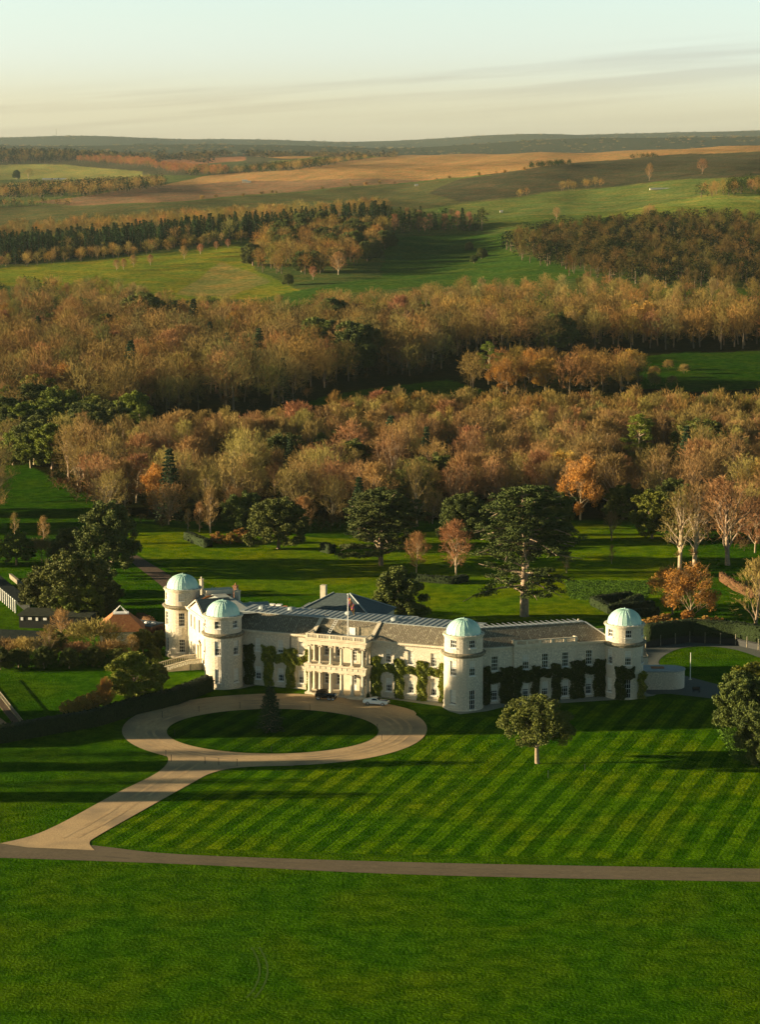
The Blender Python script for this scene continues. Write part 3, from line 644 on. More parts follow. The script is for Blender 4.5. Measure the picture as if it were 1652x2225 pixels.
# ---- round towers
def tower(c, th0, stair=False, door_at=None, hide=()):
    cx, cy = c[0], c[1] - HY; R = 3.5
    def T(s, d, z):
        a = s / R; return (cx + (R - d) * math.cos(a), cy + (R - d) * math.sin(a), z)
    mb = MB(); ops = []; Ld = 2 * math.pi * R; wins = []
    for k in range(6):
        a = (th0 + 60 * k) % 360
        if a < 12 or a > 348: a = 12.5
        s = rad(a) * R
        vis = 170 < a < 359
        if vis:
            low = (0.25, 3.75) if door_at is not None and abs(((a - door_at + 180) % 360) - 180) < 8 else (1.15, 3.75)
            for z0, z1 in (low, (6.35, 9.0), (11.35, 12.75)):
                ops.append((s - .6, s + .6, z0, z1)); wins.append((a, s, z0, z1))
    wall_open(mb, T, 0, Ld, 0, 9.85, [o for o in ops if o[3] < 9.5], m=0, mr=0, smax=.75)
    R2 = 3.44
    def T2_(s, d, z):
        a = s / R; return (cx + (R2 - d) * math.cos(a), cy + (R2 - d) * math.sin(a), z)
    wall_open(mb, T2_, 0, Ld, 10.3, 13.1, [o for o in ops if o[3] > 9.5], m=0, mr=0, smax=.75)
    t = mb.build('tower', [M_flint], house)
    mb = MB(); mb.lathe([(3.45, 9.55), (3.7, 9.6), (3.78, 9.8), (4.02, 9.95), (4.05, 10.15), (3.9, 10.28), (3.44, 10.36)], 48, cx, cy); o = mb.build('string_cornice', M_band, t)
    mb = MB(); mb.lathe([(3.44, 12.95), (3.56, 13.0), (3.6, 13.2), (3.74, 13.28), (3.74, 13.5), (3.3, 13.52), (3.3, 13.35), (.5, 13.4)], 48, cx, cy); mb.build('parapet', M_ashlar, t, smooth=False)
    mb = MB(); prof = [(3.12, 13.4), (3.12, 13.55)] + [(3.05 * math.cos(rad(q)) ** .95, 13.55 + 2.5 * math.sin(rad(q))) for q in range(0, 90, 6)] + [(.12, 16.06), (.01, 16.06)]
    mb.lathe(prof, 40, cx, cy); dm = mb.build('dome', M_copper, t, smooth=True)
    mb = MB()
    for k in range(24):
        a = 2 * math.pi * k / 24
        pts = [(cx + (r + .03) * math.cos(a), cy + (r + .03) * math.sin(a), z + .02) for r, z in prof[2:-2]]
        for p, q in zip(pts, pts[1:]): mb.tube(p, q, .022, .022, 4, cap=False)
    mb.build('dome_rib', M_copper, t); mb = MB(); mb.tube((cx, cy, 16.0), (cx, cy, 16.35), .09, .03, 8); mb.build('finial', M_copper, t)
    mb = MB(); mb.lathe([(3.5, 0), (3.62, 0), (3.62, .28), (3.5, .34)], 48, cx, cy); mb.build('plinth', M_ashlar, t)
    if 'stud' not in colproto: mb = MB(); mb.box(-.08, .08, -.08, .08, 0, .17); colproto['stud'] = mb.build('parapet_stud', M_white, t); st0 = colproto['stud']
    else: st0 = colproto['stud'].copy(); COL.objects.link(st0); st0.parent = t
    for k in range(9):
        a = rad(215 + 15 * k); o = st0 if k == 0 else st0.copy()
        if k: COL.objects.link(o); o.parent = t
        o.location = (cx + 3.52 * math.cos(a), cy + 3.52 * math.sin(a), 13.5)
    t['kind'] = 'thing'
    for a, s, z0, z1 in wins:
        tw = T if z0 < 10 else T2_
        b = {0: .0, 1: .9, 2: .45, 3: 0.}[int(a + z0) % 4]
        window(tw, s, z0, z1, 1.2, depth=.2, blind=b, rows=2 if z1 - z0 < 2 else 4, parent=house, ang=rad(a) + math.pi / 2)
    return t
tower(T1, 30); tower(T2, 16.5); tower(T3, -4., door_at=296); tower(T4, 36.5, door_at=276)

# ---- right wing
rw = [6.1, 11.9, 15.6, 19.5, 24.2]
mb = MB(); BAY0, BAY1 = 9.6, 21.6
Tbay = lambda s, d, z: FR(s, d - .35, z); Tbay.ang = FR.ang
op = lambda c: [(c - .62, c + .62, 6.05, 8.7), (c - .58, c + .58, .6 if c != 15.6 else .2, 3.5)]
wall_open(mb, FR, 0, BAY0, 0, ZE - .3, op(6.1), m=0); wall_open(mb, FR, BAY1, FR.len, 0, ZE - .3, op(24.2), m=0)
wall_open(mb, Tbay, BAY0, BAY1, 0, ZE - .3, sum([op(c) for c in rw[1:4]], []), m=0)
for s in (BAY0, BAY1): mb.quad(FR(s, -.35, 0), FR(s, 0, 0), FR(s, 0, ZE - .3), FR(s, -.35, ZE - .3), 0)
mb.box(0, FR.len, 9.5, 9.7, 0, ZE, 0, FR)
mb.build('wing_wall', [M_flint], house)
for i, c in enumerate(rw):
    TT = Tbay if 0 < i < 4 else FR
    window(TT, c, 6.05, 8.7, 1.24, blind=[0., .45, 0., 0., 0.][i], parent=house)
    window(TT, c, .6 if c != 15.6 else .2, 3.5, 1.16, blind=.4, rows=4, parent=house)
mb = MB(); cornice(mb, FR, 2.5, BAY0 - .25, dent=False); cornice(mb, FR, BAY1 + .25, FR.len - 2.5, dent=False)
cornice(mb, FR, BAY0 - .2, BAY1 + .2, d0=-.35, dent=False)
mb.box(BAY0 - .1, BAY1 + .1, -.9, -.6, ZE, ZE + .12, 0, FR)
mb.box(14.5, 16.7, -.75, -.36, 3.95, 4.2, 0, FR); mb.poly([FR(14.5, -.7, 4.2), FR(16.7, -.7, 4.2), FR(15.6, -.7, 4.75)], 0); mb.box(14.55, 14.85, -.6, -.36, .1, 3.95, 0, FR); mb.box(16.35, 16.65, -.6, -.36, .1, 3.95, 0, FR)
mb.build('wing_cornice', [M_ashlar], house)
mb = MB(); balustrade(mb, FR, BAY0, BAY1, -.75, ZE + .12, .95, 5)
for s in (BAY0, BAY1 - .3): balustrade(mb, lambda a, d, z, s=s: FR(s + d, -.45 + a, z), 0., 1.1, 0., ZE + .12, .95, 1)
mb.build('wing_balustrade', M_ashlar, house)
uvslope('wing_roof', [[FR(1., 0, ZE + .02), FR(28.5, 0, ZE + .02), FR(25.2, 5., ZR + .1), FR(1., 5., ZR + .1)], [FR(28.5, 0, ZE + .02), FR(28.5, 9.5, ZE + .02), FR(25.2, 6.4, ZR + .1), FR(25.2, 5., ZR + .1)], [FR(28.5, 9.5, ZE), FR(1., 9.5, ZE), FR(1., 6.4, ZR + .1), FR(25.2, 6.4, ZR + .1)]], M_slates, house)
mb = MB(); mb.box(1., 25.2, 4.95, 6.45, ZR + .06, ZR + .18, 0, FR)
k = 4.2
while k < 24.8:
    mb.poly([FR(k, 4.9, ZR + .2), FR(k + .22, 4.9, ZR + .2), FR(k + .22 - .9, 6.5, ZR + .55), FR(k - .9, 6.5, ZR + .55)], 1); k += 1.05
for a, b in (((25.2, 5.), (28.5, 0)), ):
    mb.poly([FR(a[0] - .2, a[1], ZR + .22), FR(a[0] + .2, a[1], ZR + .22), FR(b[0] + .1, b[1], ZE + .14), FR(b[0] - .3, b[1], ZE + .14)], 1)
mb.build('wing_roof_lead', [M_lead, M_white], house)

# ---- left pavilion
FL.len
lw = [8.35, 11.7, 15.0]; pv0, pv1 = 3.0, FL.len - 3.0
wn = [8.3, 11.7, 14.95, 20.5]
mb = MB()
opl = [(c - .5, c + .5, 6.7, 9.2) for c in (5.9, 8.4, 11.7, 15.0, 18.3)] + [(c - .5, c + .5, 1.3, 3.9) for c in (5.9, 8.4, 15.0, 18.3)] + [(11.0, 12.4, 1.15, 4.3)]
wall_open(mb, FL, 2.5, FL.len - 2.5, 0, ZE - .3, opl, m=0)
mb.box(2.5, FL.len - 2.5, 11., 11.2, 0, ZE - .3, 0, FL)
mb.build('pavilion_wall', [M_render], house)
for c in (5.9, 8.4, 11.7, 15.0, 18.3): window(FL, c, 6.7, 9.2, 1., parent=house)
for c in (5.9, 8.4, 15.0, 18.3): window(FL, c, 1.3, 3.9, 1., rows=4, parent=house)
mb = MB(); mb.box(-.7, .7, .15, .22, 0, 3.15); mb.build('garden_door', M_white, house, FL(11.7, 0, 1.15), rot=(0, 0, FL.ang))
mb = MB()
mb.box(10.6, 10.85, -.3, -.02, 1.15, 4.5, 0, FL); mb.box(12.55, 12.8, -.3, -.02, 1.15, 4.5, 0, FL); mb.box(10.4, 13.0, -.45, -.02, 4.5, 4.8, 0, FL)
mb.poly([FL(10.4, -.4, 4.8), FL(13.0, -.4, 4.8), FL(11.7, -.4, 5.5)], 0)
cornice(mb, FL, 2.6, FL.len - 2.6, z=ZE)
mb.build('pavilion_cornice', M_render, house)
# pediment block, its gable face, its slate roof and the cream ridged roofs
mb = MB(); c0, c1, ap = 5.6, 17.8, 11.7
mb.poly([FL(c0, -.3, ZE), FL(c1, -.3, ZE), FL(ap, -.3, ZE + 2.6)], 0)
for a, b in ((c0, ap), (ap, c1)):
    za, zb = (ZE, ZE + 2.6) if a == c0 else (ZE + 2.6, ZE)
    mb.poly([FL(a, -.75, za + .25), FL(b, -.75, zb + .25), FL(b, -.301, zb + .25), FL(a, -.301, za + .25)], 0); mb.poly([FL(a, -.75, za), FL(b, -.75, zb), FL(b, -.75, zb + .25), FL(a, -.75, za + .25)], 0)
mb.build('pediment', M_render, house)
uvslope('pavilion_roof', [[FL(ap, -.4, ZE + 2.87), FL(c1, -.4, ZE + .27), FL(c1, 6., ZE + .27), FL(ap, 6., ZE + 2.87)][::-1], [FL(c0, -.4, ZE + .27), FL(ap, -.4, ZE + 2.87), FL(ap, 6., ZE + 2.87), FL(c0, 6., ZE + .27)][::-1]], M_slate, house)
uvslope('pavilion_hip_roof', [rq(FL, 2., FL.len - 2, .1, ZE + .02, 4.5, ZR), rq(FL, FL.len - 2, 2., 11, ZE + .02, 7., ZR), rq(FL, 2., FL.len - 2, 4.5, ZR, 7., ZR + .03)], M_paleslate, house)
mb = MB(); mb.prism([FL(2.2, 3.5, 0)[:2], FL(4.6, 3.5, 0)[:2], FL(4.6, 9., 0)[:2], FL(2.2, 9., 0)[:2]][::1], ZE, ZR + .6, 0)
mb.poly([FL(3.6, .8, ZE + .3), FL(6.6, 3., ZE + 2.4), FL(6.6, 8., ZE + 2.4), FL(3.6, 8., ZE + .3)], 1)
mb.build('roof_block', [M_render, M_tile], house)
# chimneys
def chim(u, v, y, wd, h, brick=False, n=2):
    x = (u - CU) / F * (y * .988 + 14); r = ray(u, v); z = H + r[2] * (y / r[1])
    mb = MB(); mb.box(-wd / 2, wd / 2, -.45, .45, -3.2, -.18); mb.box(-wd / 2 - .1, wd / 2 + .1, -.55, .55, -.18, 0)
    c = mb.build('chimney', M_brick if brick else M_ashlar, house, (x, y - HY, z), rot=(0, 0, FC.ang))
    mb = MB()
    for k in range(n): mb.lathe([(.14, 0), (.17, .2), (.12, .5), (.1, .5)], 8, -wd / 2 + wd * (k + .5) / n, 0)
    mb.build('chimney_pot', M_tile if brick else M_ashlar, c)
chim(711, 1342, 415, 1.1, 1.5); chim(827, 1353, 411, 1.1, 1.4); chim(673, 1340, 424, 1.9, 2.2, True, 3)
chim(469, 1281, 441, 2.2, 1.1, False, 3); chim(516, 1283, 438, .9, 2.2, False, 1); chim(498, 1305, 432, 2.3, 1.2, False, 3)
chim(438, 1258, 452, .5, 1.8, False, 1); chim(1257, 1350, 416, .7, 1.4, False, 1); chim(512, 1272, 448, .8, 1.7, True, 1)
# dormer-like lead hatches on the flats
for s, d in ((3.5, 7.5), (9., 8.6), (30.5, 7.0), (20.5, 9.)):
    mb = MB(); mb.lathe([(.8, ZR + .1), (.8, ZR + .35), (.6, ZR + .6), (.05, ZR + .7)], 12, T=lambda x, y, z, s=s, d=d: (FC(s, d, 0)[0] + x, FC(s, d, 0)[1] + y, z)); mb.build('rooflight', M_lead, house)
# ladder in the roof well
mb = MB()
for sx in (19.6, 20.1): mb.tube(FC(sx, -.6 + .9, ZE + .1), FC(sx + .6, 3.4, ZR + .1), .04, .04, 5)
for k in range(8):
    t = (k + .5) / 8; a = FC(19.6 + .6 * t, .3 + 3.1 * t, ZE + .1 + 2.35 * t); b = FC(20.1 + .6 * t, .3 + 3.1 * t, ZE + .1 + 2.35 * t); mb.tube(a, b, .03, .03, 4)
mb.build('ladder', M_white, house)
# garden stair in front of the pavilion door: two flights and stone balustrades
mb = MB()
for k in range(9): mb.box(10.2, 13.2, -2.4 - .55 * k - .55, -2.4 - .55 * k, 0, 1.1 - .12 * k, 0, FL)
mb.box(9.4, 14.0, -2.4, -.02, 0, 1.14, 0, FL)
mb.build('garden_stair', M_stone_path, house)
mb = MB()
def slopebal(s, d0, d1, z0, z1, n):
    w = .28
    for k in range(n):
        t = (k + .5) / n; d = d0 + (d1 - d0) * t; z = z0 + (z1 - z0) * t; mb.box(s + .06, s + .22, d - .08, d + .08, z, z + .8, 0, FL)
    a = [FL(s, d0, z0 + .8), FL(s + w, d0, z0 + .8), FL(s + w, d1, z1 + .8), FL(s, d1, z1 + .8)]; b = [(p[0], p[1], p[2] + .16) for p in a]
    mb.poly(b, 0); mb.quad(a[0], a[3], b[3], b[0], 0); mb.quad(a[1], b[1], b[2], a[2], 0)
    mb.poly([FL(s + .1, d0, 0), FL(s + .1, d1, 0), FL(s + .1, d1, z1 + .05), FL(s + .1, d0, z0 + .05)], 0)
for s in (9.6, 13.6): slopebal(s, -2.4, -7.6, 1.14, .1, 14)
for s in (9.6, 13.6): slopebal(s, -.1, -2.4, 1.14, 1.14, 6)
mb.build('stair_balustrade', M_ashlar, house)
# ================================================================== BUILDINGS AND THINGS ABOUT THE HOUSE
def at(u, v, z=0.): x, y = g(u, v, z); return (x, y, z)
# slate-roofed block behind the middle range
def hip_block(name, label, cx, cy, w, d, h, rh, rz, mw, mr, flat=0., winspec=None, eave=.4, cat='building', ridge=0.):
    t = thing(name, label, cat, (cx, cy, 0), rz)
    mb = MB(); mb.box(-w / 2, w / 2, -d / 2, d / 2, 0, h); mb.build('wall', mw, t)
    W, D = w / 2 + eave, d / 2 + eave; rx = max(ridge / 2, W - D if W > D else 0) if not flat else W * flat; ry = 0 if not flat else D * flat
    mb = MB(); a = [(-W, -D, h), (W, -D, h), (W, D, h), (-W, D, h)]; b = [(-rx, -ry, h + rh), (rx, -ry, h + rh), (rx, ry, h + rh), (-rx, ry, h + rh)]
    for i in range(4): j = (i + 1) % 4; mb.quad(a[i], a[j], b[j], b[i])
    mb.quad(*b); mb.quad(*a[::-1]); mb.build('roof', mr, t)
    return t
cb = hip_block('service_block', 'slate hipped block with white gutters behind the flagpole', -7.6, 447, 17.5, 14, 6.9, 3.9, -.30, M_flint, M_slate, ridge=1.)
mb = MB()
for a, b in (((-9.1, -7.4), (-1.7, 0)), ((9.1, -7.4), (1.7, 0)), ((9.1, 7.4), (1.7, 0))):
    mb.tube((a[0], a[1], 6.98), (b[0], b[1], 10.85), .16, .16, 6)
mb.box(-9.4, 9.4, -7.65, -7.41, 6.75, 7.0); mb.box(-9.4, -9.2, -7.4, 7.4, 6.75, 7.0)
mb.build('hip_capping', M_lead, cb)
mb = MB(); mb.box(-5, -3.9, 1.2, 2.3, 7.2, 11.9); mb.build('chimney', M_ashlar, cb)
lb = thing('low_flat_block', 'low flat roofed wing right of the slate block by the dark yew', 'building', (1.5, 434, 0), -.32)
mb = MB(); mb.box(-9, 4.2, -5, 6, 0, 7.6); mb.build('wall', M_flint, lb); mb = MB(); mb.box(-9.2, 4.4, -5.2, 6.2, 7.6, 7.85); mb.box(-4, -1, 0, 2, 7.85, 8.4); mb.build('roof', M_lead, lb)
def gable(name, label, cx, cy, w, d, h, rh, rz, mw, mr, extra=None, cat='building'):
    t = thing(name, label, cat, (cx, cy, 0), rz)
    mb = MB(); mb.box(-w / 2, w / 2, -d / 2, d / 2, 0, h); mb.poly([(-w / 2, -d / 2, h), (-w / 2, 0, h + rh), (-w / 2, d / 2, h)]); mb.poly([(w / 2, -d / 2, h), (w / 2, d / 2, h), (w / 2, 0, h + rh)]); mb.build('wall', mw, t)
    mb = MB(); e = .3
    for sy in (-1, 1):
        a = (-w / 2 - e, sy * (d / 2 + e), h - .2); b = (w / 2 + e, sy * (d / 2 + e), h - .2); c = (w / 2 + e, 0, h + rh + .06); q = (-w / 2 - e, 0, h + rh + .06)
        mb.quad(a, b, c, q) if sy < 0 else mb.quad(b, a, q, c)
    mb.build('roof', mr, t); return t
gr = gable('tiled_range', 'narrow brown tiled range behind the lead flat left of the flagpole', -15.5, 437, 9, 5, 6.9, 1.7, -.33, M_brick, M_tile)
mb = MB(); mb.box(3.6, 3.9, -2.9, 2.9, 6, 7.2); mb.poly([(4.2, -2.9, 7.2), (4.2, 2.9, 7.2), (4.2, 0, 9.4)]); mb.poly([(3.7, 2.9, 7.2), (3.7, -2.9, 7.2), (3.7, 0, 9.4)])
mb.build('gable_wall', M_paleslate, gr)
g2 = gable('gabled_outhouse', 'small gabled outhouse with white topped skylights behind the lead flat', -23.0, 447, 9, 6, 6.9, 1.6, -.33, M_render, M_tile)
mb = MB()
for k in range(5): mb.box(-3.6 + 1.5 * k, -2.5 + 1.5 * k, -.3, .7, 8.4, 8.7)
mb.build('skylight', M_white, g2)
g3 = gable('rear_pavilion', 'grey roofed rear pavilion among the chimneys behind the second copper dome', -26.5, 437, 9, 12, 8.6, 2.2, .3, M_render, M_lead)
wb = gable('garden_shed', 'pale slatted garden roof beside the hedges behind the right tower', 44.5, 424, 12, 5, 3.2, 1.2, .35, M_render, M_band)
mb = MB()
for k in range(9): mb.box(-4 + .9 * k, -3.6 + .9 * k, -2.9, .3, 3.25 + .0, 3.4 + .9 * 0); 
mb.build('roof_slats', M_ashlar, wb)

# flagpole and flag above the portico
fx, fy, fz = FC(23.3, 1.8, ZE); fp = thing('flagpole', 'white flagpole flying a red flag above the portico', 'flagpole', (fx, fy + HY, fz + .03))
mb = MB(); mb.tube((0, 0, -.02), (0, 0, 7.6), .09, .05, 8); mb.lathe([(.11, 7.6), (.11, 7.75), (.02, 7.85)], 8); mb.build('pole', M_white, fp)
M_red = mat('flag_red', (.50, .05, .05), (.16, .10, .30), scale=3.2, rough=.9, width=.08, c3=(.65, .45, .08), s3=2.6)
mb = MB(); n, k = 9, 8
P = lambda i, j: (.07 + 1.15 * i / n * (1 - .1 * j / k) + .05 * math.sin(j * 1.4 + i), .12 * math.sin(i * 1.5 + j * .4), 7.45 - 1.7 * j / k - 2.0 * (i / n) ** 1.1)
for i in range(n):
    for j in range(k): mb.quad(P(i, j + 1), P(i + 1, j + 1), P(i + 1, j), P(i, j))
mb.build('flag', M_red, fp, smooth=True)
x, y, _ = at(1501, 1447 + 30); wp = thing('white_mast', 'plain white mast standing on the small lawn right of the house', 'flagpole', (x, y, 0))
mb = MB(); mb.tube((0, 0, 0), (0, 0, 5.2), .08, .05, 8); mb.build('pole', M_white, wp); mb = MB(); mb.lathe([(.3, 0), (.3, .12), (.1, .14)], 10); mb.build('foot', M_ashlar, wp)

# low round-cornered flint lodge attached by the right tower
x, y, _ = at(1436, 1500); rl = thing('round_lodge', 'low flint building with flat roof beside the right tower', 'building', (x + .6, y + 3.0, 0))
pts = [(-4.2, -2.6), (1.6, -2.6)] + [(1.6 + 2.6 * math.sin(rad(a)), -2.6 * math.cos(rad(a))) for a in range(10, 180, 12)] + [(1.6, 2.6), (-4.2, 2.6)]
mb = MB(); mb.prism(pts, 0, 3.3); mb.build('wall', M_flint, rl); mb = MB(); mb.prism([(p[0] * 1.03, p[1] * 1.04) for p in pts], 3.3, 3.5); mb.build('roof', M_lead, rl)
mb = MB(); mb.box(-2, .4, -.4, 1.0, 3.5, 3.62); mb.build('roof_patch', M_tile, rl)

# cottage with the orange hipped roof, the skylit store and the garden room on the left
x, y, _ = at(258, 1402); ct = hip_block('cottage', 'white walled cottage under an orange clay hipped roof left of the house', x, y + 4.2, 8.6, 7.6, 2.7, 3.0, .12, M_white, M_tile, flat=.33, eave=.5)
mb = MB(); mb.box(-1.6, 1.6, -1.3, 1.3, 5.7, 5.85); mb.build('lead_top', M_white, ct)
mb = MB()
for a, b in (((-1.4, -1.2), (-.1, 0)), ((1.2, -1.2), (-.1, 0)), ((-1.4, 1.2), (-.1, 0)), ((1.2, 1.2), (-.1, 0))): mb.tube((a[0], a[1], 5.85), (b[0], b[1], 7.3), .06, .05, 5)
mb.build('roof_frame', M_white, ct)
mb = MB(); mb.box(1.6, 2.7, -3.86, -3.802, 1.0, 2.0, 0); mb.build('window', M_glass, ct); mb = MB(); mb.box(2.1, 2.18, -3.9, -3.861, 1.0, 2.0); mb.box(1.6, 2.7, -3.91, -3.862, 1.45, 1.52); mb.box(1.5, 2.8, -3.93, -3.803, .9, .995); mb.build('window_bar', M_white, ct)
x, y, _ = at(300, 1385); sk = thing('skylit_store', 'long low grey store with white skylight domes between cottage and house', 'building', (x, y + 3, 0), -.55)
mb = MB(); mb.box(-4.5, 4.5, -2.2, 2.2, 0, 2.4); mb.build('wall', M_brick, sk); mb = MB(); mb.box(-4.6, 4.6, -2.3, 2.3, 2.4, 2.55); mb.build('roof', M_slate, sk)
for k in range(5):
    mb = MB(); mb.lathe([(.55, 2.56), (.5, 2.72), (.3, 2.85), (.02, 2.9)], 12, -3.4 + 1.7 * k, .2); mb.build('skylight', M_white, sk)
M_mossroof = mat('moss_roof', (.055, .06, .042), (.035, .04, .03), scale=1.2, rough=.95, spec=.05); M_blackroof = mat('dark_roof', (.025, .032, .028), (.015, .02, .018), scale=1.5, rough=.95, spec=.05)
x, y, _ = at(112, 1366); gh = thing('garden_room', 'dark flat roofed garden building with white panels left of the cottage', 'building', (x, y, 0), -.14)
mb = MB(); mb.box(-7, 8, 0, 7, 0, 2.6); mb.build('wall', M_dark, gh)
mb = MB(); mb.box(-7.3, 8.3, -.3, 7.3, 2.6, 2.85); mb.build('flat_roof', M_mossroof, gh)
for k in range(4):
    mb = MB(); a = -6.6 + 1.6 * k; mb.box(a, a + .5 + .25 * (k % 2), -.1, -.005, 1.6 + .15 * (k % 2), 2.25); mb.build('white_panel', M_white, gh)
x, y, _ = at(20, 1408); gs = thing('garden_shed', 'low black roofed shed at the left edge below the colonnade', 'building', (x, y, 0), -.2)
mb = MB(); mb.box(-6, 6, 0, 5, 0, 2.0); mb.build('wall', M_dark, gs)
mb = MB(); mb.quad((-6.3, -.4, 1.95), (6.3, -.4, 1.95), (6.3, 2.5, 3.2), (-6.3, 2.5, 3.2)); mb.quad((6.3, 5.4, 1.95), (-6.3, 5.4, 1.95), (-6.3, 2.5, 3.2), (6.3, 2.5, 3.2)); mb.poly([(6.2, -.3, 1.95), (6.2, 5.3, 1.95), (6.2, 2.5, 3.15)]); mb.build('roof', M_blackroof, gs)
# white posted colonnade running off the left edge
p0 = at(-40, 1272); p1 = at(38, 1338); an = math.atan2(p1[1] - p0[1], p1[0] - p0[0]); Lc = math.hypot(p1[0] - p0[0], p1[1] - p0[1])
cl = thing('colonnade', 'dark roofed walk with a row of white posts at the left edge', 'colonnade', p0, an)
mb = MB(); mb.box(0, Lc, 0, 3, 2.9, 3.15); mb.build('roof', M_blackroof, cl)
mb = MB(); mb.box(0, Lc, 2.6, 2.8, 0, 2.9); mb.build('back_wall', M_dark, cl)
nC = int(Lc / 2.1)
for k in range(nC):
    mb = MB(); mb.box(-.14, .14, -.14, .14, 0, 2.7); mb.box(-.35, .35, -.16, .16, 2.7, 2.9); mb.build('post', M_white, cl, (.4 + k * 2.1, .2, 0))
p0 = at(22, 1256); p1 = at(56, 1284)
gw = MB(); an = math.atan2(p1[1] - p0[1], p1[0] - p0[0]); Lc = math.hypot(p1[0] - p0[0], p1[1] - p0[1])
gw.box(0, Lc, -.25, .25, 0, .9); gw.box(-.05, Lc + .05, -.32, .32, .9, 1.05); tag(gw.build('garden_wall', M_band, None, p0, rot=(0, 0, an)), 'low pale garden wall beside the left evergreens', 'wall')
# statue on a plinth beside the left evergreens
x, y, _ = at(237, 1246); st = thing('statue', 'pale stone figure on a plinth below the tall dark evergreen', 'statue', (x, y, 0))
mb = MB(); mb.box(-.35, .35, -.35, .35, 0, .8); mb.box(-.42, .42, -.42, .42, .8, .9); mb.build('plinth', M_ashlar, st)
mb = MB(); mb.lathe([(.22, .9), (.26, 1.2), (.2, 1.6), (.27, 2.0), (.24, 2.2), (.09, 2.3), (.08, 2.36), (.13, 2.45), (.12, 2.6), (.02, 2.68)], 12); mb.tube((.25, 0, 2.1), (.36, -.12, 1.6), .08, .06); mb.tube((-.25, 0, 2.1), (-.3, .1, 1.55), .08, .06); mb.build('figure', M_ashlar, st, smooth=True)

# box and yew hedges, and the rust coloured beech hedge
M_hedge = mat('hedge', (.024, .040, .008), (.010, .018, .004), scale=3.5, rough=.9, bump=1., bdist=.25, detail=6)
M_rust = mat('beech_hedge', (.15, .075, .03), (.09, .045, .02), scale=3.5, rough=.9, bump=1., bdist=.25)
def hedge(name, label, pts, h, wd, m, group=None, seed=0):
    # a clipped hedge following a line, its faces gently uneven, with sprigs on the surface
    rs = np.random.RandomState(seed); P = [at(*p) if len(p) == 2 else p for p in pts]
    segs = []
    for a, b in zip(P, P[1:]):
        n = max(1, int(math.hypot(b[0] - a[0], b[1] - a[1]) / .9))
        for k in range(n): t = k / n; segs.append((a[0] + (b[0] - a[0]) * t, a[1] + (b[1] - a[1]) * t))
    segs.append(P[-1][:2]); segs = np.array(segs); d = np.gradient(segs, axis=0); d /= np.linalg.norm(d, axis=1)[:, None]; nn = np.stack([-d[:, 1], d[:, 0]], 1)
    prof = [(-.5, 0), (-.53, .5), (-.47, .93), (-.3, 1.), (0, 1.02), (.3, 1.), (.47, .93), (.53, .5), (.5, 0)]
    V = []; 
    for i, p in enumerate(segs):
        for a, b in prof: V.append((p[0] + nn[i, 0] * a * wd + rs.randn() * .04, p[1] + nn[i, 1] * a * wd + rs.randn() * .04, b * h + (rs.randn() * .05 if b > .1 else 0)))
    k = len(prof); Fc = [(i * k + j, (i + 1) * k + j, (i + 1) * k + j + 1, i * k + j + 1) for i in range(len(segs) - 1) for j in range(k - 1)]
    Fc += [(0, 1, 2, 3), (0, 3, 4, 5), (0, 5, 6, 7), (0, 7, 8, 8)][:3]; e = (len(segs) - 1) * k; Fc += [(e + 3, e + 2, e + 1, e), (e + 5, e + 4, e + 3, e), (e + 7, e + 6, e + 5, e)]
    V = np.array(V); Fc = np.array(Fc)
    m_ = int(len(segs) * 26); i = rs.randint(0, len(segs), m_); j = rs.randint(0, k - 1, m_); t = rs.rand(m_)[:, None]
    c = V[i * k + j] * (1 - t) + V[i * k + j + 1] * t + rs.randn(m_, 3) * .06; r = rs.randn(m_, 3) * .13; q = rs.randn(m_, 3) * .13
    LV = np.stack([c - r, c + q, c + r, c - q], 1).reshape(-1, 3); LF = np.arange(m_ * 4).reshape(-1, 4) + len(V)
    me = np_mesh(name, np.concatenate([V, LV]), np.concatenate([Fc, LF]), m)
    return tag(link(name, me), label, 'hedge', group)
hedge('hedge', 'long dark clipped hedge running from the left edge to the second tower', [(-60, 1622), (0, 1612), (120, 1590), (200, 1577), (290, 1550), (375, 1530), (452, 1500)], 2.7, 2.4, M_hedge, seed=1)
hedge('beech_hedge', 'rust brown beech hedge running down to the far left tower', [(304, 1352), (330, 1366), (352, 1390), (362, 1402)], 2.0, 1.6, M_rust, seed=2)
hedge('beech_hedge', 'short rust brown hedge among bare trees at the right edge', [(1568, 1262), (1600, 1283), (1640, 1300)], 2.0, 1.0, M_rust, seed=3)
hedge('hedge', 'two dark clipped hedge blocks left of the orange shrubs on the rear lawn', [(408, 1172), (452, 1190)], 2.0, 2.2, M_hedge, seed=4)
hedge('hedge', 'single dark clipped hedge block at the lit edge of the rear lawn', [(702, 1198), (722, 1203)], 2.2, 2.0, M_hedge, seed=5)
for i, (pts, lab) in enumerate([([(1292, 1312), (1370, 1302)], 'back row of the dark parterre hedges behind the right tower'),
        ([(1330, 1332), (1392, 1308)], 'slanting dark parterre hedge behind the right tower'),
        ([(1352, 1342), (1430, 1337)], 'front row of the dark parterre hedges behind the right tower'),
        ([(1345, 1328), (1420, 1322)], 'middle row of the dark parterre hedges behind the right tower'),
        ([(1292, 1314), (1332, 1334)], 'lit left side of the dark parterre hedges behind the right tower')]):
    hedge('parterre_hedge', lab, pts, 1.7, 2.0, M_hedge, 'hedges of the small parterre', seed=10 + i)
hedge('hedge', 'tall dark hedge behind the fence right of the far right tower', [(1402, 1402), (1500, 1390), (1600, 1396), (1720, 1415)], 4.2, 3.0, M_hedge, seed=20)
hedge('hedge', 'low dark hedge below the lime trees behind the house', [(905, 1262), (985, 1268), (1010, 1262)], 1.5, 2.4, M_hedge, seed=21)

